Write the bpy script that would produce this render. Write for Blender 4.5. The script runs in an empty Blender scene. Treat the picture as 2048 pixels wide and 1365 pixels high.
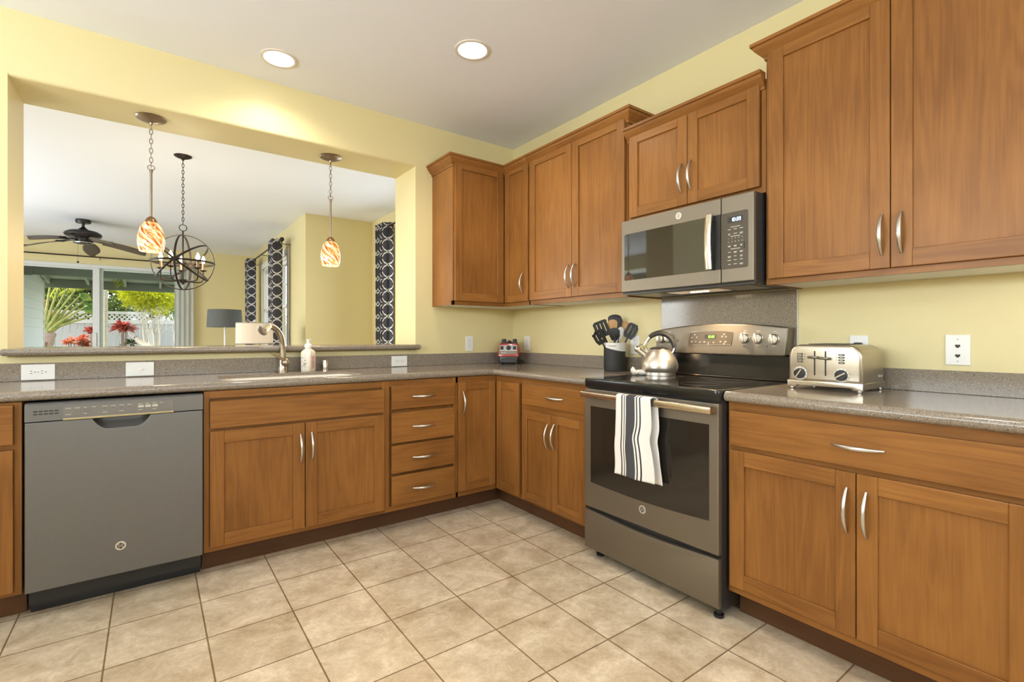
import bpy, bmesh, math, random
from mathutils import Vector, Matrix, Euler

PI = math.pi
SC = bpy.context.scene
COL = SC.collection

# ------------------------------------------------------------------ camera
cam_d = bpy.data.cameras.new('camera')
cam_d.sensor_width = 36.0
cam_d.lens = 979.73 / 2048 * 36.0
cam_d.shift_y = -(682.5 - 673.4) / 2048
cam_d.clip_start = 0.02
cam_d.clip_end = 300
cam = bpy.data.objects.new('camera', cam_d)
COL.objects.link(cam)
cam.location = (-2.481, -3.3483, 1.1365)
cam.rotation_euler = (PI / 2, 0, -0.6352)
SC.camera = cam

# ------------------------------------------------------------------ view
SC.view_settings.view_transform = 'Standard'
SC.view_settings.look = 'None'
SC.view_settings.exposure = 0.20
SC.view_settings.gamma = 1.0
SC.view_settings.use_curve_mapping = False
SC.cycles.max_bounces = 10
SC.cycles.diffuse_bounces = 6
SC.cycles.glossy_bounces = 4
SC.cycles.transparent_max_bounces = 12
SC.cycles.sample_clamp_indirect = 6.0
SC.cycles.caustics_reflective = False
SC.cycles.caustics_refractive = False
SC.cycles.use_denoising = True

# ------------------------------------------------------------------ sky and sun
W = bpy.data.worlds.new('world')
SC.world = W
W.use_nodes = True
nt = W.node_tree
bg = nt.nodes['Background']
sky = nt.nodes.new('ShaderNodeTexSky')
sky.sky_type = 'NISHITA'
sky.sun_disc = False
sky.sun_elevation = math.radians(54)
sky.sun_rotation = math.radians(-98)
hs = nt.nodes.new('ShaderNodeHueSaturation')
hs.inputs['Saturation'].default_value = 0.45
nt.links.new(sky.outputs[0], hs.inputs['Color'])
nt.links.new(hs.outputs[0], bg.inputs[0])
bg.inputs[1].default_value = 0.75


def lamp(name, kind, loc, energy, color=(1, 1, 1), rot=(0, 0, 0), size=None, size_y=None, radius=None, spot=None, blend=0.5):
    d = bpy.data.lights.new(name, kind)
    d.energy = energy
    d.color = color
    if kind == 'AREA':
        d.shape = 'RECTANGLE'
        d.size = size
        d.size_y = size_y
    elif radius is not None and kind != 'SUN':
        d.shadow_soft_size = radius
    if kind == 'SPOT':
        d.spot_size = spot
        d.spot_blend = blend
    o = bpy.data.objects.new(name, d)
    COL.objects.link(o)
    o.location = loc
    o.rotation_euler = rot
    return o


sun = lamp('sun', 'SUN', (0, 20, 20), 11.0, (1.0, 0.92, 0.78))
sun.data.angle = 0.01
sun.rotation_euler = Vector((0.56, -0.12, -0.80)).to_track_quat('-Z', 'Y').to_euler()

DAY = (0.86, 0.94, 1.0)
# unseen area lamps: nook window daylight, plus fill added to brighten the rooms
lamp('rear_window_fill', 'AREA', (-2.4, -5.80, 1.95), 95, DAY, (PI / 2 + 1.1, 0, 0), 3.4, 0.8)  # unseen, at the rear window; tilted up to brighten the ceiling
lamp('left_fill', 'AREA', (-5.10, -2.2, 1.80), 125, DAY, (0, -PI / 2 - 1.0, 0), 0.9, 2.6)  # added fill aimed up at the ceiling, no known window here
lamp('far_left_fill', 'AREA', (-6.03, 3.6, 1.35), 140, DAY, (0, -PI / 2 - 0.5, 0), 2.2, 3.4)  # added fill, out of view, bouncing off the far room ceiling
lamp('daylight_nook', 'AREA', (0.18, 1.6, 1.5), 25, DAY, (0, PI / 2, 0), 1.6, 1.4)

# ------------------------------------------------------------------ node helpers


def N(nt, t, **kw):
    n = nt.nodes.new(t)
    for k, v in kw.items():
        setattr(n, k, v)
    return n


def setin(n, **kw):
    for k, v in kw.items():
        n.inputs[k.replace('_', ' ')].default_value = v


def rgba(c):
    return (c[0], c[1], c[2], 1.0)


def newmat(name):
    m = bpy.data.materials.new(name)
    m.use_nodes = True
    t = m.node_tree
    return m, t, t.nodes['Principled BSDF']


def mat(name, col, rough=0.5, metal=0.0, spec=0.5, emit=None, estr=0.0, coat=0.0, noise=0.0, nscale=30.0, bump=0.0, bscale=200.0, sheen=0.0):
    m, t, b = newmat(name)
    b.inputs['Base Color'].default_value = rgba(col)
    b.inputs['Roughness'].default_value = rough
    b.inputs['Metallic'].default_value = metal
    b.inputs['Specular IOR Level'].default_value = spec
    b.inputs['Coat Weight'].default_value = coat
    if sheen:
        b.inputs['Sheen Weight'].default_value = sheen
    if emit:
        b.inputs['Emission Color'].default_value = rgba(emit)
        b.inputs['Emission Strength'].default_value = estr
    if noise or bump:
        tc = N(t, 'ShaderNodeTexCoord')
    if noise:
        nz = N(t, 'ShaderNodeTexNoise')
        setin(nz, Scale=nscale, Detail=5.0)
        t.links.new(tc.outputs['Object'], nz.inputs['Vector'])
        mx = N(t, 'ShaderNodeMix', data_type='RGBA')
        mx.inputs[6].default_value = rgba([c * (1 - noise) for c in col])
        mx.inputs[7].default_value = rgba([min(1, c * (1 + noise)) for c in col])
        t.links.new(nz.outputs['Fac'], mx.inputs[0])
        t.links.new(mx.outputs[2], b.inputs['Base Color'])
    if bump:
        nb = N(t, 'ShaderNodeTexNoise')
        setin(nb, Scale=bscale, Detail=3.0)
        t.links.new(tc.outputs['Object'], nb.inputs['Vector'])
        bp = N(t, 'ShaderNodeBump')
        setin(bp, Strength=bump, Distance=0.002)
        t.links.new(nb.outputs['Fac'], bp.inputs['Height'])
        t.links.new(bp.outputs[0], b.inputs['Normal'])
    return m


def wood(name, axis, base, dark, rough=0.36, fig=1.0):
    """stained maple, grain running along the local axis"""
    m, t, b = newmat(name)
    tc = N(t, 'ShaderNodeTexCoord')
    oi = N(t, 'ShaderNodeObjectInfo')
    ad = N(t, 'ShaderNodeVectorMath', operation='MULTIPLY_ADD')
    t.links.new(oi.outputs['Random'], ad.inputs[0])
    ad.inputs[1].default_value = (7.3, 5.1, 9.7)
    t.links.new(tc.outputs['Object'], ad.inputs[2])

    def stretched(across, along):
        mp = N(t, 'ShaderNodeMapping')
        s = [across] * 3
        s[axis] = along
        mp.inputs['Scale'].default_value = s
        t.links.new(ad.outputs[0], mp.inputs[0])
        return mp

    def noise(vec, scale, detail, dist=0.0):
        n = N(t, 'ShaderNodeTexNoise')
        setin(n, Scale=scale, Detail=detail, Distortion=dist)
        t.links.new(vec.outputs[0], n.inputs['Vector'])
        return n
    fine = noise(stretched(160, 5), 1.0, 4.0)
    mid = noise(stretched(16, 1.1), 1.0, 3.0, 0.6)
    blot = noise(stretched(3.4, 2.0), 1.0, 3.0)
    # cathedral rings
    rg = N(t, 'ShaderNodeMath', operation='MULTIPLY')
    t.links.new(mid.outputs['Fac'], rg.inputs[0])
    rg.inputs[1].default_value = 34.0
    sn = N(t, 'ShaderNodeMath', operation='SINE')
    t.links.new(rg.outputs[0], sn.inputs[0])

    def lin(node, out, lo, hi):
        r = N(t, 'ShaderNodeMapRange')
        t.links.new(node.outputs[out], r.inputs[0])
        r.inputs[1].default_value, r.inputs[2].default_value = (-1.0, 1.0) if out == 0 and node == sn else (0.3, 0.7)
        r.inputs[3].default_value, r.inputs[4].default_value = lo, hi
        return r
    a = lin(fine, 0, -0.12, 0.12)
    c = lin(sn, 0, -0.10 * fig, 0.10 * fig)
    d = lin(blot, 0, -0.26, 0.26)
    s1 = N(t, 'ShaderNodeMath', operation='ADD')
    t.links.new(a.outputs[0], s1.inputs[0])
    t.links.new(c.outputs[0], s1.inputs[1])
    s2 = N(t, 'ShaderNodeMath', operation='ADD')
    t.links.new(s1.outputs[0], s2.inputs[0])
    t.links.new(d.outputs[0], s2.inputs[1])
    s3 = N(t, 'ShaderNodeMath', operation='ADD', use_clamp=True)
    t.links.new(s2.outputs[0], s3.inputs[0])
    s3.inputs[1].default_value = 0.55
    mx = N(t, 'ShaderNodeMix', data_type='RGBA')
    mx.inputs[6].default_value = rgba(dark)
    mx.inputs[7].default_value = rgba(base)
    t.links.new(s3.outputs[0], mx.inputs[0])
    t.links.new(mx.outputs[2], b.inputs['Base Color'])
    b.inputs['Roughness'].default_value = rough
    b.inputs['Specular IOR Level'].default_value = 0.24
    return m


def quartz(name):
    m, t, b = newmat(name)
    tc = N(t, 'ShaderNodeTexCoord')
    v1 = N(t, 'ShaderNodeTexVoronoi')
    setin(v1, Scale=400.0)
    t.links.new(tc.outputs['Object'], v1.inputs['Vector'])
    r1 = N(t, 'ShaderNodeValToRGB')
    r1.color_ramp.interpolation = 'CONSTANT'
    e = r1.color_ramp.elements
    base = (0.245, 0.203, 0.160)
    for i, (p, c) in enumerate([(0.0, (0.07, 0.055, 0.042)), (0.035, (0.21, 0.172, 0.135)), (0.3, base), (0.62, (0.265, 0.222, 0.178)), (0.88, (0.30, 0.262, 0.22)), (0.97, (0.42, 0.385, 0.335))]):
        el = e[i] if i < 2 else e.new(p)
        el.position = p
        el.color = rgba(c)
    sx = N(t, 'ShaderNodeSeparateColor')
    t.links.new(v1.outputs['Color'], sx.inputs[0])
    t.links.new(sx.outputs[0], r1.inputs[0])
    t.links.new(r1.outputs[0], b.inputs['Base Color'])
    b.inputs['Roughness'].default_value = 0.13
    b.inputs['Specular IOR Level'].default_value = 0.5
    return m


def tile_floor(name):
    m, t, b = newmat(name)
    tc = N(t, 'ShaderNodeTexCoord')
    mp = N(t, 'ShaderNodeMapping')
    mp.inputs['Location'].default_value = (0.80 + 30.2, 0.880 + 30.1, 0)
    t.links.new(tc.outputs['Object'], mp.inputs[0])
    br = N(t, 'ShaderNodeTexBrick', offset=0.0, squash=1.0)
    setin(br, Scale=1.0, Mortar_Size=0.0032, Mortar_Smooth=0.25, Bias=0.0, Brick_Width=0.302, Row_Height=0.301)
    br.inputs['Color1'].default_value = (0.575, 0.500, 0.395, 1)
    br.inputs['Color2'].default_value = (0.670, 0.595, 0.485, 1)
    br.inputs['Mortar'].default_value = (0.235, 0.17, 0.105, 1)
    t.links.new(mp.outputs[0], br.inputs['Vector'])

    def nz(scale, detail, dist=0.0, rough=0.6):
        n = N(t, 'ShaderNodeTexNoise')
        setin(n, Scale=scale, Detail=detail, Distortion=dist, Roughness=rough)
        t.links.new(tc.outputs['Object'], n.inputs['Vector'])
        return n
    n1 = nz(7.0, 8.0, 0.6, 0.65)
    n2 = nz(38.0, 7.0, 1.0, 0.7)
    r1 = N(t, 'ShaderNodeValToRGB')
    r1.color_ramp.elements[0].position = 0.33
    r1.color_ramp.elements[0].color = (0.74, 0.66, 0.56, 1)
    r1.color_ramp.elements[1].position = 0.66
    r1.color_ramp.elements[1].color = (1.18, 1.16, 1.12, 1)
    t.links.new(n1.outputs['Fac'], r1.inputs[0])
    r2 = N(t, 'ShaderNodeValToRGB')
    r2.color_ramp.elements[0].position = 0.32
    r2.color_ramp.elements[0].color = (0.84, 0.80, 0.74, 1)
    r2.color_ramp.elements[1].position = 0.68
    r2.color_ramp.elements[1].color = (1.10, 1.10, 1.10, 1)
    t.links.new(n2.outputs['Fac'], r2.inputs[0])
    m1 = N(t, 'ShaderNodeMix', data_type='RGBA', blend_type='MULTIPLY')
    m1.inputs[0].default_value = 1.0
    t.links.new(br.outputs['Color'], m1.inputs[6])
    t.links.new(r1.outputs[0], m1.inputs[7])
    m2 = N(t, 'ShaderNodeMix', data_type='RGBA', blend_type='MULTIPLY')
    m2.inputs[0].default_value = 1.0
    t.links.new(m1.outputs[2], m2.inputs[6])
    t.links.new(r2.outputs[0], m2.inputs[7])
    t.links.new(m2.outputs[2], b.inputs['Base Color'])
    inv = N(t, 'ShaderNodeMath', operation='SUBTRACT')
    inv.inputs[0].default_value = 1.0
    t.links.new(br.outputs['Fac'], inv.inputs[1])
    ms = N(t, 'ShaderNodeMath', operation='MULTIPLY_ADD')
    t.links.new(n2.outputs['Fac'], ms.inputs[0])
    ms.inputs[1].default_value = 0.18
    t.links.new(inv.outputs[0], ms.inputs[2])
    bp = N(t, 'ShaderNodeBump')
    setin(bp, Strength=0.5, Distance=0.002)
    t.links.new(ms.outputs[0], bp.inputs['Height'])
    t.links.new(bp.outputs[0], b.inputs['Normal'])
    b.inputs['Roughness'].default_value = 0.42
    b.inputs['Specular IOR Level'].default_value = 0.35
    return m


def thin_glass(name, tint=(1, 1, 1), refl=1.0):
    m = bpy.data.materials.new(name)
    m.use_nodes = True
    t = m.node_tree
    t.nodes.clear()
    out = N(t, 'ShaderNodeOutputMaterial')
    tr = N(t, 'ShaderNodeBsdfTransparent')
    tr.inputs[0].default_value = rgba(tint)
    gl = N(t, 'ShaderNodeBsdfGlossy')
    gl.inputs['Roughness'].default_value = 0.02
    fr = N(t, 'ShaderNodeFresnel')
    fr.inputs[0].default_value = 1.45
    mu = N(t, 'ShaderNodeMath', operation='MULTIPLY')
    mu.inputs[1].default_value = refl
    t.links.new(fr.outputs[0], mu.inputs[0])
    mx = N(t, 'ShaderNodeMixShader')
    t.links.new(mu.outputs[0], mx.inputs[0])
    t.links.new(tr.outputs[0], mx.inputs[1])
    t.links.new(gl.outputs[0], mx.inputs[2])
    t.links.new(mx.outputs[0], out.inputs[0])
    return m


def brushed(name, col, rough, axis, amt=0.25, metal=1.0):
    """metal with fine brush lines along the local axis"""
    m, t, b = newmat(name)
    tc = N(t, 'ShaderNodeTexCoord')
    mp = N(t, 'ShaderNodeMapping')
    s = [900.0] * 3
    s[axis] = 8.0
    mp.inputs['Scale'].default_value = s
    t.links.new(tc.outputs['Object'], mp.inputs[0])
    n = N(t, 'ShaderNodeTexNoise')
    setin(n, Scale=1.0, Detail=2.0)
    t.links.new(mp.outputs[0], n.inputs['Vector'])
    r = N(t, 'ShaderNodeMapRange')
    r.inputs[1].default_value, r.inputs[2].default_value = 0.3, 0.7
    r.inputs[3].default_value, r.inputs[4].default_value = rough * (1 - amt), rough * (1 + amt)
    t.links.new(n.outputs['Fac'], r.inputs[0])
    t.links.new(r.outputs[0], b.inputs['Roughness'])
    b.inputs['Base Color'].default_value = rgba(col)
    b.inputs['Metallic'].default_value = metal
    return m


def swirl_glass(name, strength):
    """art glass lampshade lit by the bulb inside: white with amber and red-brown swirls"""
    m, t, b = newmat(name)
    tc = N(t, 'ShaderNodeTexCoord')
    sp = N(t, 'ShaderNodeSeparateXYZ')
    t.links.new(tc.outputs['Object'], sp.inputs[0])
    at = N(t, 'ShaderNodeMath', operation='ARCTAN2')
    t.links.new(sp.outputs[1], at.inputs[0])
    t.links.new(sp.outputs[0], at.inputs[1])
    tw = N(t, 'ShaderNodeMath', operation='MULTIPLY_ADD')
    t.links.new(sp.outputs[2], tw.inputs[0])
    tw.inputs[1].default_value = 16.0
    t.links.new(at.outputs[0], tw.inputs[2])
    sn = N(t, 'ShaderNodeMath', operation='SINE')
    t.links.new(tw.outputs[0], sn.inputs[0])
    cs = N(t, 'ShaderNodeMath', operation='COSINE')
    t.links.new(tw.outputs[0], cs.inputs[0])
    cb = N(t, 'ShaderNodeCombineXYZ')
    t.links.new(sn.outputs[0], cb.inputs[0])
    t.links.new(cs.outputs[0], cb.inputs[1])
    zz = N(t, 'ShaderNodeMath', operation='MULTIPLY')
    zz.inputs[1].default_value = 5.0
    t.links.new(sp.outputs[2], zz.inputs[0])
    t.links.new(zz.outputs[0], cb.inputs[2])
    n = N(t, 'ShaderNodeTexNoise')
    setin(n, Scale=5.0, Detail=4.0, Roughness=0.6)
    t.links.new(cb.outputs[0], n.inputs['Vector'])
    r = N(t, 'ShaderNodeValToRGB')
    e = r.color_ramp.elements
    e[0].position, e[0].color = 0.37, (0.28, 0.035, 0.008, 1)
    e[1].position, e[1].color = 0.46, (0.62, 0.16, 0.03, 1)
    for p, c in [(0.53, (1.0, 0.50, 0.20, 1)), (0.60, (1.0, 0.82, 0.58, 1)), (0.78, (1.0, 0.95, 0.84, 1))]:
        el = e.new(p)
        el.color = c
    t.links.new(n.outputs['Fac'], r.inputs[0])
    t.links.new(r.outputs[0], b.inputs['Base Color'])
    t.links.new(r.outputs[0], b.inputs['Emission Color'])
    b.inputs['Emission Strength'].default_value = strength
    b.inputs['Roughness'].default_value = 0.12
    return m


def stripes_cloth(name):
    """towel: stripes across the UV u axis"""
    m, t, b = newmat(name)
    uv = N(t, 'ShaderNodeUVMap')
    sp = N(t, 'ShaderNodeSeparateXYZ')
    t.links.new(uv.outputs[0], sp.inputs[0])
    r = N(t, 'ShaderNodeValToRGB')
    r.color_ramp.interpolation = 'CONSTANT'
    wh, gy = (0.80, 0.78, 0.76, 1), (0.075, 0.075, 0.085, 1)
    ch = (0.045, 0.040, 0.042, 1)
    e = r.color_ramp.elements
    seq = [(0.0, wh), (0.17, ch), (0.205, wh), (0.255, ch), (0.28, wh), (0.315, gy), (0.565, wh), (0.60, ch), (0.632, wh), (0.685, ch), (0.72, wh)]
    for i, (p, c) in enumerate(seq):
        el = e[i] if i < 2 else e.new(p)
        el.position, el.color = p, c
    t.links.new(sp.outputs[0], r.inputs[0])
    t.links.new(r.outputs[0], b.inputs['Base Color'])
    b.inputs['Roughness'].default_value = 0.9
    b.inputs['Specular IOR Level'].default_value = 0.1
    w = N(t, 'ShaderNodeTexNoise')
    setin(w, Scale=260.0, Detail=2.0)
    t.links.new(uv.outputs[0], w.inputs['Vector'])
    bp = N(t, 'ShaderNodeBump')
    setin(bp, Strength=0.35, Distance=0.001)
    t.links.new(w.outputs['Fac'], bp.inputs['Height'])
    t.links.new(bp.outputs[0], b.inputs['Normal'])
    return m


def trellis_cloth(name):
    """charcoal curtain with a pale trellis; UV in metres"""
    m, t, b = newmat(name)
    uv = N(t, 'ShaderNodeUVMap')
    sp = N(t, 'ShaderNodeSeparateXYZ')
    t.links.new(uv.outputs[0], sp.inputs[0])

    def M(op, a, c):
        n = N(t, 'ShaderNodeMath', operation=op)
        for i, x in enumerate((a, c)):
            if x is None:
                continue
            if isinstance(x, (int, float)):
                n.inputs[i].default_value = x
            else:
                t.links.new(x, n.inputs[i])
        return n.outputs[0]
    p = M('PINGPONG', M('MULTIPLY', sp.outputs[0], 2 / 0.125), 1.0)
    q = M('PINGPONG', M('MULTIPLY', sp.outputs[1], 2 / 0.158), 1.0)
    wig = M('MULTIPLY', M('SINE', M('MULTIPLY', p, 4 * PI), None), 0.04)
    f = M('ADD', M('SUBTRACT', M('ADD', p, q), 1.0), wig)
    ln = M('LESS_THAN', M('ABSOLUTE', f, None), 0.105)
    mx = N(t, 'ShaderNodeMix', data_type='RGBA')
    mx.inputs[6].default_value = (0.060, 0.058, 0.066, 1)
    mx.inputs[7].default_value = (0.68, 0.65, 0.60, 1)
    t.links.new(ln, mx.inputs[0])
    t.links.new(mx.outputs[2], b.inputs['Base Color'])
    b.inputs['Roughness'].default_value = 0.85
    b.inputs['Specular IOR Level'].default_value = 0.15
    return m


def leaf_mat(name, c0, c1, trans=0.35):
    m, t, b = newmat(name)
    tc = N(t, 'ShaderNodeTexCoord')
    n = N(t, 'ShaderNodeTexNoise')
    setin(n, Scale=9.0, Detail=2.0)
    t.links.new(tc.outputs['Object'], n.inputs['Vector'])
    mx = N(t, 'ShaderNodeMix', data_type='RGBA')
    mx.inputs[6].default_value = rgba(c0)
    mx.inputs[7].default_value = rgba(c1)
    r = N(t, 'ShaderNodeMapRange')
    r.inputs[1].default_value, r.inputs[2].default_value = 0.35, 0.65
    t.links.new(n.outputs['Fac'], r.inputs[0])
    t.links.new(r.outputs[0], mx.inputs[0])
    t.links.new(mx.outputs[2], b.inputs['Base Color'])
    b.inputs['Roughness'].default_value = 0.5
    b.inputs['Specular IOR Level'].default_value = 0.3
    tl = N(t, 'ShaderNodeBsdfTranslucent')
    t.links.new(mx.outputs[2], tl.inputs[0])
    ms = N(t, 'ShaderNodeMixShader')
    ms.inputs[0].default_value = trans
    out = t.nodes['Material Output']
    t.links.new(b.outputs[0], ms.inputs[1])
    t.links.new(tl.outputs[0], ms.inputs[2])
    t.links.new(ms.outputs[0], out.inputs[0])
    return m


def siding(name, col):
    m, t, b = newmat(name)
    tc = N(t, 'ShaderNodeTexCoord')
    sp = N(t, 'ShaderNodeSeparateXYZ')
    t.links.new(tc.outputs['Object'], sp.inputs[0])
    b.inputs['Base Color'].default_value = rgba(col)
    b.inputs['Roughness'].default_value = 0.7
    return m


# ------------------------------------------------------------------ materials
WB, WD = (0.330, 0.143, 0.036), (0.160, 0.062, 0.015)
WV = wood('maple_vertical', 2, WB, WD)
WH = wood('maple_horizontal', 0, WB, WD, fig=1.3)
WY = wood('maple_depth', 1, WB, WD)
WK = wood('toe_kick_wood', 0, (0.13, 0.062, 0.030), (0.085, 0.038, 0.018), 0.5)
WOOD = [WV, WH, WY, WK]
UNDER = mat('cabinet_underside', (0.84, 0.83, 0.81), 0.6)
QZ = quartz('quartz')
YEL = mat('yellow_paint', (0.715, 0.625, 0.345), 0.42, spec=0.35, bump=0.22, bscale=150)
CEIL = mat('ceiling_paint', (0.845, 0.87, 0.94), 0.75, spec=0.2, bump=0.12, bscale=120)
WHITE = mat('white_trim', (0.80, 0.79, 0.76), 0.4)
TILE = tile_floor('floor_tile')
PULL = mat('satin_nickel', (0.62, 0.60, 0.57), 0.32, metal=1.0)
SLATE = brushed('slate_metal', (0.178, 0.173, 0.166), 0.5, 2, 0.12, 0.7)
SLATEW = brushed('slate_warm_metal', (0.225, 0.195, 0.155), 0.45, 1, 0.12, 0.8)
STEEL = brushed('brushed_steel', (0.52, 0.47, 0.39), 0.32, 1, 0.12)
STEELZ = brushed('brushed_steel_turned', (0.58, 0.54, 0.48), 0.36, 2, 0.3)
CHROME = mat('chrome', (0.75, 0.72, 0.68), 0.12, metal=1.0)
NICKEL = mat('brushed_nickel', (0.48, 0.42, 0.34), 0.25, metal=1.0)
BRONZE = mat('dark_bronze', (0.030, 0.023, 0.019), 0.42, metal=0.6)
BLACK = mat('black_plastic', (0.014, 0.014, 0.015), 0.35)
BLACKM = mat('black_matte', (0.02, 0.02, 0.021), 0.6)
BGLASS = mat('black_ceramic_glass', (0.010, 0.009, 0.008), 0.09, spec=0.6)
OVENGL = mat('oven_window_glass', (0.022, 0.018, 0.014), 0.08, spec=0.6)
MWGL = mat('microwave_window_glass', (0.030, 0.026, 0.020), 0.03, spec=0.9)
PANEL = mat('control_panel', (0.070, 0.058, 0.045), 0.28, spec=0.5)
PLATE = mat('white_plastic', (0.80, 0.80, 0.79), 0.3)
SLOT = mat('slot_dark', (0.02, 0.02, 0.02), 0.5)
CREAM = mat('sink_enamel', (0.84, 0.79, 0.70), 0.2)
MARK = mat('pale_print', (0.62, 0.58, 0.50), 0.5)
KICK = mat('dishwasher_kick', (0.012, 0.013, 0.017), 0.35)

# ------------------------------------------------------------------ mesh builder


def xf(M, v):
    return M @ Vector(v) if M is not None else Vector(v)


class MB:
    def __init__(s):
        s.bm = bmesh.new()
        s.uv = None

    def face(s, vs, mi=0):
        try:
            f = s.bm.faces.new(vs)
            f.material_index = mi
            return f
        except ValueError:
            return None

    def box(s, x0, x1, y0, y1, z0, z1, bev=0.0, mi=0, M=None, seg=1):
        x0, x1 = min(x0, x1), max(x0, x1)
        y0, y1 = min(y0, y1), max(y0, y1)
        z0, z1 = min(z0, z1), max(z0, z1)
        v = [s.bm.verts.new(xf(M, p)) for p in ((x0, y0, z0), (x1, y0, z0), (x1, y1, z0), (x0, y1, z0), (x0, y0, z1), (x1, y0, z1), (x1, y1, z1), (x0, y1, z1))]
        fs = [s.face([v[i] for i in q], mi) for q in ((0, 3, 2, 1), (4, 5, 6, 7), (0, 1, 5, 4), (1, 2, 6, 5), (2, 3, 7, 6), (3, 0, 4, 7))]
        if bev > 0:
            es = list({e for f in fs for e in f.edges})
            r = bmesh.ops.bevel(s.bm, geom=es, offset=bev, segments=seg, profile=0.5, affect='EDGES')
            for f in r['faces']:
                f.material_index = mi
        return s

    def prism(s, pts, axis, a0, a1, mi=0, bev=0.0, M=None, seg=2, mi_end=None):
        """extrude a polygon (2-D points in the two other axes, cyclic order) along axis"""
        def p3(p, a):
            if axis == 0:
                return (a, p[0], p[1])
            if axis == 1:
                return (p[0], a, p[1])
            return (p[0], p[1], a)
        A = [s.bm.verts.new(xf(M, p3(p, a0))) for p in pts]
        B = [s.bm.verts.new(xf(M, p3(p, a1))) for p in pts]
        n = len(pts)
        fs = [s.face(list(reversed(A)), mi if mi_end is None else mi_end), s.face(B, mi if mi_end is None else mi_end)]
        ends = list(fs)
        for i in range(n):
            fs.append(s.face([A[i], A[(i + 1) % n], B[(i + 1) % n], B[i]], mi))
        fs = [f for f in fs if f]
        bmesh.ops.recalc_face_normals(s.bm, faces=fs)
        if bev > 0:
            es = list({e for f in ends if f for e in f.edges})
            bmesh.ops.bevel(s.bm, geom=es, offset=bev, segments=seg, profile=0.5, affect='EDGES')
        return s

    def lathe(s, prof, c=(0, 0, 0), seg=24, mi=0, M=None, cap=True):
        """prof: (radius, height) pairs about the local z axis through c"""
        rings = []
        for r, z in prof:
            if r < 1e-5:
                rings.append([s.bm.verts.new(xf(M, (c[0], c[1], c[2] + z)))])
            else:
                rings.append([s.bm.verts.new(xf(M, (c[0] + r * math.cos(2 * PI * k / seg), c[1] + r * math.sin(2 * PI * k / seg), c[2] + z))) for k in range(seg)])
        fs = []
        for a, b in zip(rings, rings[1:]):
            for k in range(seg):
                k2 = (k + 1) % seg
                if len(a) == 1 and len(b) == 1:
                    continue
                if len(a) == 1:
                    fs.append(s.face([a[0], b[k2], b[k]], mi))
                elif len(b) == 1:
                    fs.append(s.face([a[k], a[k2], b[0]], mi))
                else:
                    fs.append(s.face([a[k], a[k2], b[k2], b[k]], mi))
        if cap:
            for r in (rings[0], rings[-1]):
                if len(r) > 1:
                    fs.append(s.face(r, mi))
        bmesh.ops.recalc_face_normals(s.bm, faces=[f for f in fs if f])
        return s

    def cyl(s, p0, p1, r0, r1=None, seg=16, mi=0, M=None):
        r1 = r0 if r1 is None else r1
        return s.tube([p0, p1], [r0, r1], seg, mi=mi, M=M)

    def tube(s, pts, rad, seg=8, closed=False, mi=0, M=None, flat=1.0, up=None):
        pts = [Vector(p) for p in pts]
        n = len(pts)
        if not isinstance(rad, (list, tuple)):
            rad = [rad] * n
        rings = []
        prev = None
        for i, p in enumerate(pts):
            if closed:
                d = pts[(i + 1) % n] - pts[i - 1]
            else:
                d = pts[min(i + 1, n - 1)] - pts[max(i - 1, 0)]
            d.normalize()
            if prev is None:
                u = Vector(up) if up is not None else (Vector((0, 0, 1)) if abs(d.z) < 0.9 else Vector((1, 0, 0)))
            else:
                u = prev
            u = (u - d * u.dot(d))
            if u.length < 1e-6:
                u = d.orthogonal()
            u.normalize()
            prev = u
            w = d.cross(u)
            rings.append([s.bm.verts.new(xf(M, p + (u * math.cos(2 * PI * k / seg) * flat + w * math.sin(2 * PI * k / seg)) * rad[i])) for k in range(seg)])
        fs = []
        for i in range(n if closed else n - 1):
            a, b = rings[i], rings[(i + 1) % n]
            for k in range(seg):
                fs.append(s.face([a[k], a[(k + 1) % seg], b[(k + 1) % seg], b[k]], mi))
        if not closed:
            fs.append(s.face(list(reversed(rings[0])), mi))
            fs.append(s.face(rings[-1], mi))
        bmesh.ops.recalc_face_normals(s.bm, faces=[f for f in fs if f])
        return s

    def ball(s, c, r, seg=12, mi=0, sz=1.0, M=None):
        k = max(4, seg // 2)
        prof = [(r * math.sin(PI * i / k), -r * sz * math.cos(PI * i / k)) for i in range(k + 1)]
        return s.lathe(prof, c, seg, mi, M, cap=False)

    def grid(s, fn, nu, nv, mi=0, M=None, uvfn=None, close_u=False):
        vs = [[s.bm.verts.new(xf(M, fn(i / nu, j / nv))) for j in range(nv + 1)] for i in range(nu + 1)]
        if uvfn and s.uv is None:
            s.uv = s.bm.loops.layers.uv.new('UVMap')
        for i in range(nu):
            for j in range(nv):
                f = s.face([vs[i][j], vs[i + 1][j], vs[i + 1][j + 1], vs[i][j + 1]], mi)
                if uvfn and f:
                    for l, (a, b) in zip(f.loops, ((i, j), (i + 1, j), (i + 1, j + 1), (i, j + 1))):
                        l[s.uv].uv = uvfn(a / nu, b / nv)
        return s

    def sweep(s, path, prof, mi=0, closed=False, M=None, caps=True):
        """sweep a profile of (out, z) along a plan path of (x, y); out is to the right of travel"""
        n = len(path)
        P = [Vector((p[0], p[1])) for p in path]
        nrm = []
        for i in range(n):
            ns = []
            if i > 0 or closed:
                d = (P[i] - P[i - 1]).normalized()
                ns.append(Vector((d.y, -d.x)))
            if i < n - 1 or closed:
                d = (P[(i + 1) % n] - P[i]).normalized()
                ns.append(Vector((d.y, -d.x)))
            if len(ns) == 1:
                nrm.append(ns[0])
            else:
                b = (ns[0] + ns[1])
                b = b / max(1e-6, b.dot(ns[0]))
                nrm.append(b)
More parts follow.
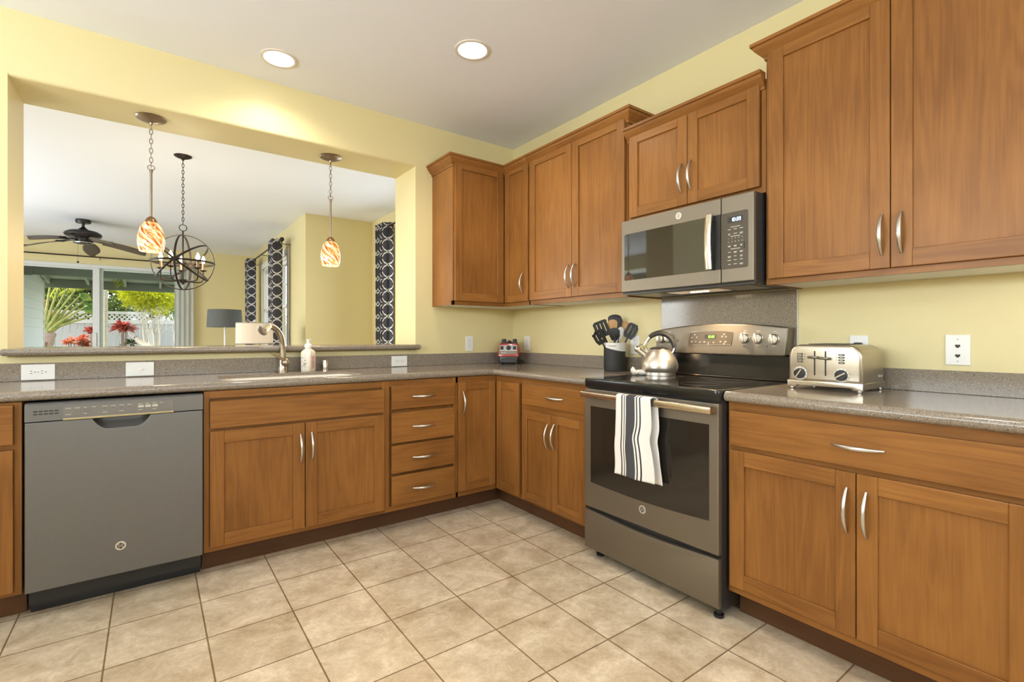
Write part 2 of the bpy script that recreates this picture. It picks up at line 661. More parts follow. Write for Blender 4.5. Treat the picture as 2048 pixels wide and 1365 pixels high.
        rings = [[s.bm.verts.new(xf(M, (P[i].x + nrm[i].x * o, P[i].y + nrm[i].y * o, z))) for o, z in prof] for i in range(n)]
        fs = []
        m = len(prof)
        for i in range(n if closed else n - 1):
            a, b = rings[i], rings[(i + 1) % n]
            for k in range(m):
                fs.append(s.face([a[k], b[k], b[(k + 1) % m], a[(k + 1) % m]], mi))
        if caps and not closed:
            fs.append(s.face(rings[0], mi))
            fs.append(s.face(list(reversed(rings[-1])), mi))
        bmesh.ops.recalc_face_normals(s.bm, faces=[f for f in fs if f])
        return s

    def text(s, body, size, M, mi=0, align='CENTER', extrude=0.0004):
        cu = bpy.data.curves.new('t', 'FONT')
        cu.body = body
        cu.size = size
        cu.align_x = align
        cu.align_y = 'CENTER'
        cu.extrude = extrude
        cu.resolution_u = 3
        o = bpy.data.objects.new('t', cu)
        COL.objects.link(o)
        dg = bpy.context.evaluated_depsgraph_get()
        dg.update()
        me = bpy.data.meshes.new_from_object(o.evaluated_get(dg))
        n0 = len(s.bm.verts)
        f0 = len(s.bm.faces)
        s.bm.from_mesh(me)
        s.bm.verts.ensure_lookup_table()
        s.bm.faces.ensure_lookup_table()
        for v in s.bm.verts[n0:]:
            v.co = M @ v.co
        for f in s.bm.faces[f0:]:
            f.material_index = mi
        bpy.data.objects.remove(o)
        bpy.data.meshes.remove(me)
        bpy.data.curves.remove(cu)
        return s

    def build(s, name, mats, parent=None, smooth=35, loc=None, rot=None, label=None):
        me = bpy.data.meshes.new(name)
        s.bm.to_mesh(me)
        s.bm.free()
        for m in (mats if isinstance(mats, (list, tuple)) else [mats]):
            me.materials.append(m)
        if smooth:
            for p in me.polygons:
                p.use_smooth = True
            me.set_sharp_from_angle(angle=math.radians(smooth))
        o = bpy.data.objects.new(name, me)
        COL.objects.link(o)
        if parent is not None:
            o.parent = parent
        if loc is not None:
            o.location = loc
        if rot is not None:
            o.rotation_euler = rot
        if label:
            o['label'] = label
        return o


def tag(o, label, cat, group=None, kind=None):
    o['label'] = label
    o['category'] = cat
    if group:
        o['group'] = group
    if kind:
        o['kind'] = kind
    return o


def thing(name, label, cat, loc=(0, 0, 0), rz=0.0, group=None):
    o = bpy.data.objects.new(name, None)
    o.empty_display_size = 0.05
    COL.objects.link(o)
    o.location = loc
    o.rotation_euler = (0, 0, rz)
    return tag(o, label, cat, group)


def struct(o):
    o['kind'] = 'structure'
    return o


def copy_tree(src, parent=None):
    c = src.copy()
    COL.objects.link(c)
    if parent is not None:
        c.parent = parent
    for ch in src.children:
        copy_tree(ch, c)
    return c


def arc(cx, cy, r, a0, a1, n):
    return [(cx + r * math.cos(math.radians(a0 + (a1 - a0) * i / n)), cy + r * math.sin(math.radians(a0 + (a1 - a0) * i / n))) for i in range(n + 1)]


def rrect(x0, x1, y0, y1, r, n=6):
    return arc(x1 - r, y0 + r, r, -90, 0, n) + arc(x1 - r, y1 - r, r, 0, 90, n) + arc(x0 + r, y1 - r, r, 90, 180, n) + arc(x0 + r, y0 + r, r, 180, 270, n)


RX90 = Matrix.Rotation(PI / 2, 4, 'X')          # text plane xy -> facing -y, reading along +x


def T(x, y, z):
    return Matrix.Translation((x, y, z))


# =================================================================== SETTING
H = 2.724
ZC = 0.918          # worktop height


def wallbox(name, x0, x1, y0, y1, z0=0.0, z1=H, m=YEL):
    return struct(MB().box(x0, x1, y0, y1, z0, z1).build(name, m, smooth=0))


def wall_with_holes(name, axis, a0, a1, t0, t1, holes, m=YEL, z0=0.0, z1=H):
    """wall slab running along axis (0: x, 1: y) from a0 to a1, thickness t0..t1, holes (b0, b1, z0, z1)"""
    mb = MB()

    def bx(p, q, za, zb):
        if q - p < 1e-5 or zb - za < 1e-5:
            return
        if axis == 0:
            mb.box(p, q, t0, t1, za, zb)
        else:
            mb.box(t0, t1, p, q, za, zb)
    cur = a0
    for b0, b1, h0, h1 in sorted(holes):
        bx(cur, b0, z0, z1)
        bx(b0, b1, z0, h0)
        bx(b0, b1, h1, z1)
        cur = b1
    bx(cur, a1, z0, z1)
    return struct(mb.build(name, m, smooth=0))


struct(MB().box(-6.2, 0.3, -5.9, 7.7, -0.06, 0.0).build('floor', TILE, smooth=0))
struct(MB().box(-6.2, 0.3, -5.9, 7.75, H, H + 0.08).build('ceiling', CEIL, smooth=0))
# back wall with the pass-through: rounded drywall corners round the opening
OX0, OX1, OZ0, OZ1, WT = -3.038, -0.902, 1.046, 2.400, 0.373
mb = MB()
outer = [(-5.2, 0.0), (0.15, 0.0), (0.15, H), (-5.2, H)]
hole = [(OX0, OZ0), (OX1, OZ0), (OX1, OZ1), (OX0, OZ1)]
for y in (0.0, WT):
    for q in ([(-5.2, 0), (OX0, 0), (OX0, H), (-5.2, H)], [(OX1, 0), (0.15, 0), (0.15, H), (OX1, H)], [(OX0, 0), (OX1, 0), (OX1, OZ0), (OX0, OZ0)], [(OX0, OZ1), (OX1, OZ1), (OX1, H), (OX0, H)]):
        vs = [mb.bm.verts.new((p[0], y, p[1])) for p in q]
        mb.face(vs if y == 0 else list(reversed(vs)))
for (p, q) in zip(hole, hole[1:] + hole[:1]):
    mb.face([mb.bm.verts.new(v) for v in ((p[0], 0, p[1]), (p[0], WT, p[1]), (q[0], WT, q[1]), (q[0], 0, q[1]))])
bmesh.ops.remove_doubles(mb.bm, verts=mb.bm.verts, dist=1e-5)
es = []
for e in mb.bm.edges:
    a, b = e.verts[0].co, e.verts[1].co
    onh = all(abs(v.x - OX0) < 1e-4 or abs(v.x - OX1) < 1e-4 or abs(v.z - OZ1) < 1e-4 for v in (a, b)) and all(OX0 - 1e-4 <= v.x <= OX1 + 1e-4 and OZ0 - 1e-4 <= v.z <= OZ1 + 1e-4 for v in (a, b))
    if onh and abs(a.y - b.y) < 1e-5 and len(e.link_faces) == 2 and abs(e.link_faces[0].normal.dot(e.link_faces[1].normal)) < 0.5:
        es.append(e)
bmesh.ops.recalc_face_normals(mb.bm, faces=mb.bm.faces)
bmesh.ops.bevel(mb.bm, geom=es, offset=0.016, segments=4, profile=0.5, affect='EDGES')
struct(mb.build('wall_back', YEL, smooth=50))
# right wall: kitchen part, then the dining nook with its window
wall_with_holes('wall_right', 1, -5.9, 3.35, 0.0, 0.15, [(0.85, 2.28, 0.80, 2.36)])
wall_with_holes('wall_left', 1, -5.9, WT, -5.2, -5.05, [(-3.5, -0.9, 1.25, 2.25)])
wall_with_holes('wall_rear', 0, -5.2, 0.15, -5.9, -5.75, [(-4.1, -0.7, 1.25, 2.4)])
wallbox('wall_nook', -0.88, 0.0, 3.30, 3.45)
wall_with_holes('wall_far_right', 1, 3.45, 7.65, -0.88, -0.73, [(4.30, 5.20, 0.75, 2.33), (5.42, 6.32, 0.75, 2.33)])
wall_with_holes('wall_far', 0, -6.1, -0.73, 7.55, 7.70, [(-4.75, -1.93, 0.0, 2.355)])
wall_with_holes('wall_far_left', 1, WT, 7.7, -6.1, -5.95, [(1.9, 5.3, 0.25, 2.45)])
wallbox('wall_far_near', -6.1, -5.2, WT - 0.15, WT)


def base_board(name, x0, x1, y0, y1):
    return struct(MB().box(x0, x1, y0, y1, 0, 0.10, 0.004).build(name, WHITE, smooth=0))


base_board('baseboard_nook', -0.88, 0.0, 3.285, 3.30)
base_board('baseboard_far', -1.92, -0.88, 7.535, 7.55)

# ---- side windows of the far room (double hung) and the nook window
GLASS = thin_glass('window_glass', (0.97, 0.98, 0.98), 0.2)


def dh_window(name, n, y0, y1, z0, z1, xw, depth, side=1):
    """double-hung window in an x = const wall; room side is -x"""
    root = struct(MB().box(xw - 0.018, xw, y0 - 0.075, y1 + 0.075, z1, z1 + 0.085, 0.003)
                  .box(xw - 0.018, xw, y0 - 0.075, y0, z0 - 0.02, z1, 0.003)
                  .box(xw - 0.018, xw, y1, y1 + 0.075, z0 - 0.02, z1, 0.003)
                  .box(xw - 0.045, xw + 0.02, y0 - 0.09, y1 + 0.09, z0 - 0.05, z0 - 0.02, 0.004)
                  .build('window_%d' % n, WHITE, smooth=0))
    xa = xw + 0.05
    zm = (z0 + z1) / 2 + 0.06
    fr = MB()
    for (a, b, c, d) in ((y0, y0 + 0.03, z0, z1), (y1 - 0.03, y1, z0, z1), (y0, y1, z0, z0 + 0.03), (y0, y1, z1 - 0.03, z1)):
        fr.box(xa - 0.03, xa + 0.07, a, b, c, d)
    fr.build('window_frame', WHITE, root, smooth=0)
    for nm, za, zb, xo, grid in (('upper_sash', zm - 0.02, z1 - 0.03, xa + 0.03, True), ('lower_sash', z0 + 0.03, zm + 0.02, xa - 0.01, False)):
        sb = MB()
        a, b = y0 + 0.03, y1 - 0.03
        for q in ((a, a + 0.04, za, zb), (b - 0.04, b, za, zb), (a, b, za, za + 0.045), (a, b, zb - 0.045, zb)):
            sb.box(xo - 0.015, xo + 0.015, *q)
        if grid:
            for k in (1, 2):
                yy = a + (b - a) * k / 3
                sb.box(xo - 0.008, xo + 0.008, yy - 0.009, yy + 0.009, za, zb)
            zz = (za + zb) / 2
            sb.box(xo - 0.008, xo + 0.008, a, b, zz - 0.009, zz + 0.009)
        so = sb.build(nm, WHITE, root, smooth=0)
        MB().box(xo - 0.002, xo + 0.002, a + 0.02, b - 0.02, za + 0.02, zb - 0.02).build('pane', GLASS, so, smooth=0)
    return root


dh_window('w', 1, 4.30, 5.20, 0.75, 2.33, -0.88, 0.15)
dh_window('w', 2, 5.42, 6.32, 0.75, 2.33, -0.88, 0.15)
dh_window('w', 3, 0.85, 2.28, 0.80, 2.36, 0.0, 0.15)
for nm, q in (('window_4', [(-4.1, -4.04), (-2.43, -2.37), (-0.76, -0.70)]),):
    wm = MB()
    for a, b in q:
        wm.box(a, b, -5.86, -5.76, 1.25, 2.4)
    wm.box(-4.1, -0.7, -5.86, -5.76, 1.25, 1.31).box(-4.1, -0.7, -5.86, -5.76, 2.34, 2.4).box(-4.1, -0.7, -5.84, -5.78, 1.80, 1.84)
    struct(wm.build(nm, WHITE, smooth=0))

# ---- sliding glass door of the far room
DW0, DW1, DZ = -4.75, -1.93, 2.355
FRAME = mat('door_vinyl', (0.66, 0.68, 0.69), 0.35)
STILE = mat('door_stile_green_white', (0.55, 0.65, 0.60), 0.4)
dr = struct(MB().box(DW0, DW1, 7.53, 7.69, DZ - 0.055, DZ, 0.003).box(DW0, DW0 + 0.05, 7.53, 7.69, 0, DZ - 0.055, 0.003).box(DW1 - 0.05, DW1, 7.53, 7.69, 0, DZ - 0.055, 0.003).box(DW0, DW1, 7.53, 7.69, 0.0, 0.04, 0.003).build('door_1', FRAME, smooth=0))


def slide_panel(nm, x0, x1, y, m, wl=0.085, wr=0.085):
    p = MB().box(x0, x0 + wl, y - 0.018, y + 0.018, 0.04, DZ - 0.05, 0.003).box(x1 - wr, x1, y - 0.018, y + 0.018, 0.04, DZ - 0.05, 0.003)
    p.box(x0 + wl, x1 - wr, y - 0.018, y + 0.018, 0.04, 0.14).box(x0 + wl, x1 - wr, y - 0.018, y + 0.018, DZ - 0.085, DZ - 0.05)
    po = p.build(nm, m, dr, smooth=0)
    MB().box(x0 + wl - 0.01, x1 - wr + 0.01, y - 0.003, y + 0.003, 0.13, DZ - 0.08).build('pane', GLASS, po, smooth=0)
    return po


pl = slide_panel('sliding_panel', DW0 + 0.05, -3.187, 7.575, FRAME, 0.085, 0.09)
slide_panel('fixed_panel', -3.20, DW1 - 0.05, 7.635, STILE, 0.06, 0.085)
MB().box(-3.25, -3.225, 7.530, 7.556, 0.95, 1.20, 0.006).build('door_handle', FRAME, pl, smooth=0)

# =================================================================== CABINETS
DB = 0.631          # base face depth on the back run
DR = 0.606          # base face depth on the right run


def handle_mb(L=0.148, proj=0.030):
    """bow pull along local z, feet at +-L/2 on the y = 0 plane, bowing to -y"""
    mb = MB()
    pts, rad = [], []
    n = 16
    for i in range(n + 1):
        t = i / n * 2 - 1
        pts.append((0, -proj * (1 - t * t) - 0.0035, t * L / 2))
        rad.append(0.0034 + 0.0026 * (1 - t * t))
    mb.tube(pts, rad, 8, up=(1, 0, 0), flat=1.25)
    return mb


def pull(parent, x, y, z, horiz=False):
    return handle_mb().build('handle', PULL, parent, smooth=60, loc=(x, y, z), rot=(0, PI / 2, 0) if horiz else (0, 0, 0))


def shaker(parent, x0, x1, z0, z1, yf, handle=None, name='door', st=0.058):
    """framed door on the plane y = yf, 20 mm thick; handle = (x, z)"""
    y0, y1 = yf - 0.020, yf - 0.0005
    mb = MB()
    b = 0.0018
    mb.box(x0, x0 + st, y0, y1, z0, z1, b, 0)
    mb.box(x1 - st, x1, y0, y1, z0, z1, b, 0)
    mb.box(x0 + st, x1 - st, y0 + 0.0004, y1, z1 - st, z1, b, 1)
    mb.box(x0 + st, x1 - st, y0 + 0.0004, y1, z0, z0 + st, b, 1)
    mb.box(x0 + st - 0.002, x1 - st + 0.002, y0 + 0.0105, y1, z0 + st - 0.002, z1 - st + 0.002, 0, 0)
    o = mb.build(name, WOOD, parent, smooth=0)
    if handle:
        pull(o, handle[0], y0, handle[1])
    return o


def slab_front(parent, x0, x1, z0, z1, yf, hx=None, name='drawer'):
    o = MB().box(x0, x1, yf - 0.020, yf - 0.0005, z0, z1, 0.0025, 1, seg=2).build(name, WOOD, parent, smooth=0)
    if hx is not None:
        pull(o, hx, yf - 0.020, (z0 + z1) / 2, True)
    return o


def base_body(parent, x0, x1, depth, toe=0.08, rails=(), stiles=(), wall=0.022, zt=0.876, ztop=None):
    """carcass with face frame; returns the parts"""
    mb = MB()
    zb = 0.114
    mb.box(x0, x1, -depth + 0.018, -wall, zb, (ztop or zt - 0.002), 0, 0)
    # face frame
    sw = 0.022
    for a, b in [(x0, x0 + sw), (x1 - sw, x1)] + list(stiles):
        mb.box(a, b, -depth, -depth + 0.018, zb, zt, 0.0006, 0)
    for a, b in [(zb, zb + 0.03), (zt - 0.035, zt)] + list(rails):
        mb.box(x0 + sw, x1 - sw, -depth + 0.0004, -depth + 0.018, a, b, 0, 1)
    mb.build('cabinet_box', WOOD, parent, smooth=0)
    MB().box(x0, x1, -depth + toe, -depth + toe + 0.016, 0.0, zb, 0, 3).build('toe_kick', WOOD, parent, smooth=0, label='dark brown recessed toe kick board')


# -- back run (left to right); local frame = world shifted to x
def back_cab(x, label, name='base_cabinet', z=0.0):
    return thing(name, label, 'cabinet', (x, 0, z))


c = back_cab(-3.56, 'brown wooden base cabinet at the left edge, left of the dishwasher')
base_body(c, 0, 0.667, DB, 0.1, rails=[(0.69, 0.712)])
slab_front(c, 0.03, 0.645, 0.712, 0.866, DB * -1 + 0.0, 0.33)
shaker(c, 0.03, 0.645, 0.132, 0.690, -DB, (0.06, 0.57))

c = back_cab(-2.281, 'wide wooden sink base cabinet with false front over two doors')
base_body(c, 0, 0.893, DB, 0.1, rails=[(0.68, 0.705)], ztop=0.665)
MB().box(0, 0.016, -DB + 0.018, -0.022, 0.665, 0.874).build('side_panel', WOOD, c, smooth=0)
MB().box(0.877, 0.893, -DB + 0.018, -0.022, 0.665, 0.874).build('side_panel', WOOD, c, smooth=0)
MB().box(0.016, 0.877, -DB + 0.0175, -DB + 0.0235, 0.665, 0.874, 0, 1).build('front_backing', WOOD, c, smooth=0)
slab_front(c, 0.024, 0.879, 0.700, 0.829, -DB, None, 'false_front')
shaker(c, 0.024, 0.4465, 0.138, 0.686, -DB, (0.425, 0.556))
shaker(c, 0.4505, 0.879, 0.138, 0.686, -DB, (0.480, 0.560))

c = back_cab(-1.388, 'narrow wooden base cabinet with a stack of four drawers', 'drawer_cabinet')
base_body(c, 0, 0.466, DB, 0.1)
for a, b in ((0.711, 0.848), (0.514, 0.690), (0.337, 0.499), (0.148, 0.320)):
    slab_front(c, 0.032, 0.449, a, b, -DB, 0.236)

# corner cabinet under the worktop: two door leaves meeting in the inner corner
c = thing('corner_base_cabinet', 'corner base cabinet with one door on each wall run', 'cabinet', (-0.922, 0, 0))
mb = MB()
xi = 0.922 - DR
mb.prism([(0, -0.022), (0.92, -0.022), (0.92, -0.905), (xi + 0.018, -0.905), (xi + 0.018, -DB + 0.018), (0, -DB + 0.018)], 2, 0.114, 0.874, 0)
mb.box(0, xi - 0.0, -DB, -DB + 0.018, 0.841, 0.876, 0, 1).box(0, xi, -DB, -DB + 0.018, 0.114, 0.144, 0, 1)
mb.box(0, 0.014, -DB, -DB + 0.018, 0.114, 0.876, 0, 0)
mb.box(xi, xi + 0.018, -0.905, -DB, 0.841, 0.876, 0, 2).box(xi, xi + 0.018, -0.905, -DB, 0.114, 0.144, 0, 2)
mb.box(xi, xi + 0.018, -0.915, -0.905, 0.114, 0.876, 0, 0)
mb.build('cabinet_box', WOOD, c, smooth=0)
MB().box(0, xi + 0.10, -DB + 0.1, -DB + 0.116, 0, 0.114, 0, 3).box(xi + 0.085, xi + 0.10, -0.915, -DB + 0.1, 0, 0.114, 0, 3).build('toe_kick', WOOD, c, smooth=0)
shaker(c, 0.011, xi - 0.022, 0.150, 0.842, -DB, (0.040, 0.712), st=0.05)
d = shaker(c, 0.0, 0.246, 0.132, 0.842, 0, None, st=0.05)
d.location = (xi, -DB - 0.024, 0)
d.rotation_euler = (0, 0, -PI / 2)


# -- right run: local x runs toward the camera, local y into the wall
def right_cab(y, label, name='base_cabinet'):
    return thing(name, label, 'cabinet', (0, y, 0), -PI / 2)


c = right_cab(-0.915, 'wooden base cabinet left of the stove, one drawer over two doors')
base_body(c, 0, 0.594, DR, 0.0865, rails=[(0.678, 0.718)])
slab_front(c, 0.018, 0.576, 0.718, 0.846, -DR, 0.325)
shaker(c, 0.018, 0.296, 0.132, 0.682, -DR, (0.272, 0.555), st=0.05)
shaker(c, 0.299, 0.576, 0.132, 0.682, -DR, (0.328, 0.560), st=0.05)

c = right_cab(-2.2775, 'large wooden base cabinet right of the stove, wide drawer over two doors')
base_body(c, 0, 0.875, DR, 0.0865, rails=[(0.684, 0.706)])
slab_front(c, 0.014, 0.861, 0.706, 0.842, -DR, 0.452)
shaker(c, 0.014, 0.447, 0.146, 0.687, -DR, (0.423, 0.562))
shaker(c, 0.450, 0.861, 0.146, 0.687, -DR, (0.478, 0.560))

# -- wall cabinets
DU = 0.310
CROWN = [(0.0, -0.042), (0.006, -0.042), (0.008, -0.030), (0.016, -0.024), (0.030, -0.008), (0.040, 0.004), (0.041, 0.016), (0.050, 0.018), (0.050, 0.032), (0.0, 0.032)]


def crown(parent, path, z):
    MB().sweep(path, [(o, z + h) for o, h in CROWN], 1).build('crown_molding', WOOD, parent, smooth=25)


def upper_body(parent, x0, x1, zb, zt, depth=DU, rail=0.030, left=True, right=True):
    mb = MB()
    mb.box(x0, x1, -depth + 0.018, -0.001, zb + 0.020, zt, 0, 0)
    for a, b in ((x0, x0 + 0.02), (x1 - 0.02, x1)):
        mb.box(a, b, -depth, -depth + 0.018, zb, zt, 0.0006, 0)
        mb.box(a, min(b, a + 0.016) if a == x0 else b, -depth + 0.018, -0.001, zb, zb + 0.022, 0, 0)
    for a, b in ((zb, zb + rail), (zt - 0.03, zt)):
        mb.box(x0 + 0.02, x1 - 0.02, -depth + 0.0003, -depth + 0.018, a, b, 0, 1)
    mb.build('cabinet_box', WOOD, parent, smooth=0)
    MB().box(x0 + 0.016, x1 - 0.016, -depth + 0.018, -0.002, zb + 0.003, zb + 0.021).build('underside_panel', UNDER, parent, smooth=0, label='pale painted underside panel')


ZB, ZT = 1.362, 2.392
# corner wall cabinet (L shape)
c = thing('corner_wall_cabinet', 'tall corner wall cabinet, left end panel beside the pass-through', 'cabinet', (-0.764, 0, 0))
mb = MB()
xi = 0.764 - DU
mb.prism([(0, -0.001), (0.762, -0.001), (0.762, -0.622), (xi + 0.018, -0.622), (xi + 0.018, -DU + 0.018), (0, -DU + 0.018)], 2, ZB + 0.02, ZT, 0)
mb.box(0, 0.012, -DU + 0.0005, -0.001, ZB, ZB + 0.0205, 0, 0)
mb.box(0, xi, -DU, -DU + 0.018, ZB, ZB + 0.03, 0, 1).box(0, xi, -DU, -DU + 0.018, ZT - 0.03, ZT, 0, 1)
mb.box(0, 0.016, -DU, -DU + 0.018, ZB, ZT, 0.0006, 0)
mb.box(xi, xi + 0.018, -0.622, -DU, ZB, ZB + 0.03, 0, 2).box(xi, xi + 0.018, -0.622, -DU, ZT - 0.03, ZT, 0, 2)
mb.box(xi, xi + 0.018, -0.622, -0.612, ZB, ZT, 0, 0)
mb.build('cabinet_box', WOOD, c, smooth=0)
MB().prism([(0.012, -0.002), (0.76, -0.002), (0.76, -0.62), (xi + 0.018, -0.62), (xi + 0.018, -DU + 0.018), (0.012, -DU + 0.018)], 2, ZB + 0.003, ZB + 0.0205).build('underside_panel', UNDER, c, smooth=0)
shaker(c, 0.011, xi - 0.022, 1.390, 2.386, -DU)
d = shaker(c, 0.0, 0.281, 1.390, 2.386, 0, (0.229, 1.520), st=0.05)
d.location = (xi, -DU - 0.024, 0)
d.rotation_euler = (0, 0, -PI / 2)
crown(c, [(-0.0, -0.0), (-0.0, -DU - 0.0), (xi, -DU), (xi, -0.622)][::1], 2.388)


def right_upper(y, label, name='wall_cabinet'):
    return thing(name, label, 'cabinet', (0, y, 0), -PI / 2)


c = right_upper(-0.624, 'tall two-door wall cabinet between the corner unit and the microwave')
upper_body(c, 0, 0.884, ZB, ZT)
shaker(c, 0.011, 0.4415, 1.390, 2.386, -DU, (0.416, 1.521))
shaker(c, 0.4445, 0.873, 1.390, 2.386, -DU, (0.472, 1.525))
crown(c, [(0, -DU), (0.884, -DU), (0.884, -0.0)], 2.388)

c = right_upper(-1.512, 'short two-door wall cabinet directly above the microwave')
upper_body(c, 0, 0.768, 1.770, 2.268, rail=0.03)
shaker(c, 0.022, 0.3865, 1.797, 2.258, -DU, (0.357, 1.933), st=0.055)
shaker(c, 0.3895, 0.746, 1.797, 2.258, -DU, (0.411, 1.936), st=0.055)
crown(c, [(0.0, -DU), (0.766, -DU)], 2.264)

c = right_upper(-2.282, 'largest two-door wall cabinet at the right edge, above the toaster')
upper_body(c, 0, 0.905, ZB, ZT)
shaker(c, 0.016, 0.4505, 1.386, 2.386, -DU, (0.427, 1.508), st=0.062)
shaker(c, 0.4535, 0.889, 1.386, 2.386, -DU, (0.485, 1.508), st=0.062)
crown(c, [(0, 0.0), (0, -DU), (0.905, -DU), (0.905, 0)], 2.388)

# =================================================================== WORKTOPS


def nose(z1, z0, r=0.020, n=7):
    """half-round edge profile, out from 0 to r"""
    zc, h = (z1 + z0) / 2, (z1 - z0) / 2
    return [(r * math.cos(a), zc + h * math.sin(a)) for a in [PI / 2 - PI * i / n for i in range(n + 1)]]


FX, FY = -0.650, -0.648       # front edges of the worktops
SK = (-2.195, -1.492, -0.598, -0.205)   # sink cut-out


def slab_with_hole(mb, outer, hole, z0, z1, xl, xr, yt, yb):
    """slab with a rounded hole: the hole loop is split into a left and a right half"""
    xm = (hole[0][0] + hole[-1][0]) / 2
    R_ = sorted([p for p in hole if p[0] >= xm], key=lambda p: math.atan2(p[1] - (SK[2] + SK[3]) / 2, p[0] - xm))
    L_ = sorted([p for p in hole if p[0] < xm], key=lambda p: math.atan2(p[1] - (SK[2] + SK[3]) / 2, xm - p[0]))
    cf, cb = (xm, SK[2]), (xm, SK[3])
    right = [(xm, yb), cf] + R_ + [cb, (xm, yt)] + [p for p in outer if p[0] > xm]
    left = [(xm, yb), cf] + L_ + [cb, (xm, yt), (xl, yt), (xl, yb)]
    for z in (z1, z0):
        for poly in (right, left):
            mb.face([mb.bm.verts.new((p[0], p[1], z)) for p in poly])
    for lp in (outer, [cf] + R_ + [cb] + list(reversed(L_))):
        for p, q in zip(lp, lp[1:] + lp[:1]):
            mb.face([mb.bm.verts.new(v) for v in ((p[0], p[1], z1), (q[0], q[1], z1), (q[0], q[1], z0), (p[0], p[1], z0))])
    bmesh.ops.remove_doubles(mb.bm, verts=mb.bm.verts, dist=1e-6)
    bmesh.ops.recalc_face_normals(mb.bm, faces=mb.bm.faces)


wt = thing('corner_worktop', 'L-shaped speckled brown quartz worktop running from the sink into the corner', 'worktop')
mb = MB()
r = 0.02
outer = [(-3.56, -0.001), (-0.001, -0.001), (-0.001, -1.508), (FX + r, -1.508), (FX + r, FY + r), (-3.56, FY + r)]
slab_with_hole(mb, outer, rrect(*SK, 0.085, 8), 0.901, ZC, -3.56, 0, -0.001, FY + r)
mb.box(-3.56, FX + r + 0.0, FY + r, FY + r + 0.035, 0.878, 0.9012).box(FX + r, FX + r + 0.035, -1.508, FY + r + 0.035, 0.878, 0.9012)
ic = 0.05
corner = [(FX + r - ic + ic * math.sin(math.radians(a)), FY + r - ic + ic * math.cos(math.radians(a))) for a in (0, 22.5, 45, 67.5, 90)]
mb.sweep([(-3.56, FY + r), (FX + r, FY + r), (FX + r, -1.508)], nose(ZC, 0.878))
mb.build('slab', QZ, wt, smooth=40)
MB().box(-3.56, -0.001, -0.021, -0.001, ZC, 1.0056, 0.002).box(-0.021, -0.001, -1.512, -0.021, ZC, 1.0056, 0.002).build('backsplash', QZ, wt, smooth=0)
wt = thing('side_worktop', 'speckled brown quartz worktop under the toaster, right of the stove', 'worktop')
mb = MB()
mb.box(FX + r, -0.001, -3.175, -2.2815, 0.878, ZC)
mb.sweep([(FX + r, -2.2815), (FX + r, -3.175)], nose(ZC, 0.878))
mb.build('slab', QZ, wt, smooth=40)
MB().box(-0.021, -0.001, -3.175, -2.2815, ZC, 1.0056, 0.002).build('backsplash', QZ, wt, smooth=0)
o = MB().box(-0.013, -0.0005, -2.2795, -1.5135, 0.93, 1.3615, 0.001).build('backsplash_slab', QZ, smooth=0)
tag(o, 'tall speckled quartz slab on the wall between stove and microwave', 'backsplash')
MB().box(-0.014, -0.0004, -2.2812, -2.2796, 1.006, 1.3615).build('edge_caulk', WHITE, o, smooth=0, label='thin white caulk line')
# bar ledge in the pass-through
mb = MB()
lx0, lx1, ly = -3.056, -0.884, -0.062
mb.prism([(OX0 + 0.001, -0.001), (OX1 - 0.001, -0.001), (OX1 - 0.001, WT + 0.12), (OX0 + 0.001, WT + 0.12)], 2, OZ0, 1.077)
mb.box(lx0 + 0.01, lx1 - 0.01, ly + 0.014, -0.0012, OZ0 - 0.003, 1.077)
mb.sweep([(lx0 + 0.014, -0.0012), (lx0 + 0.014, ly + 0.014), (lx1 - 0.014, ly + 0.014), (lx1 - 0.014, -0.0012)], nose(1.077, OZ0 - 0.003, 0.014))
o = mb.build('bar_ledge', QZ, smooth=40)
tag(o, 'long speckled quartz bar ledge on the sill of the pass-through opening', 'ledge')

# =================================================================== SINK, FAUCET, SMALL THINGS AT THE SINK
mb = MB()
lv = [(0.0, 0.9005, 0.088), (0.003, 0.86, 0.085), (0.012, 0.74, 0.08), (0.03, 0.70, 0.07), (0.06, 0.69, 0.05)]
rings = []
for ins, z, rr in lv:
    rings.append([mb.bm.verts.new((p[0], p[1], z)) for p in rrect(SK[0] - 0.006 + ins, SK[1] + 0.006 - ins, SK[2] - 0.006 + ins, SK[3] + 0.006 - ins, rr, 8)])
for a, b in zip(rings, rings[1:]):
    for i in range(len(a)):
        mb.face([a[i], b[i], b[(i + 1) % len(a)], a[(i + 1) % len(a)]])
mb.face(rings[-1])
sk = thing('kitchen_sink', 'white enamel undermount sink set into the worktop below the faucet', 'sink')
mb.build('basin', CREAM, sk, smooth=50)
MB().lathe([(0.0, 0.0), (0.035, 0.0), (0.042, 0.004), (0.044, 0.0)], (-1.84, -0.36, 0.691), 20).build('drain', CHROME, sk)

fx, fy = -1.828, -0.085
f = thing('kitchen_faucet', 'brushed nickel pull-out faucet standing behind the sink', 'faucet', (fx, fy, ZC))
MB().lathe([(0.031, 0.0), (0.031, 0.004), (0.028, 0.008), (0.027, 0.036), (0.026, 0.045), (0.025, 0.06), (0.023, 0.078), (0.020, 0.086), (0.0, 0.088)], seg=28).build('faucet_base', NICKEL, f)
dx, dy = -0.75, -0.66
pts = [(0, 0, 0.07)]
for q, z in ((0.0, 0.13), (0.002, 0.165), (0.008, 0.195), (0.020, 0.222), (0.038, 0.245), (0.062, 0.264), (0.092, 0.277), (0.118, 0.283)):
    pts.append((dx * q, dy * q, z))
MB().tube(pts, [0.0185, 0.0175, 0.017, 0.017, 0.017, 0.0172, 0.0175, 0.018, 0.018], 18).build('spout', NICKEL, f, smooth=60)
h = Vector((dx * 0.118, dy * 0.118, 0.283))
d = Vector((dx * 0.8, dy * 0.8, -0.42)).normalized()
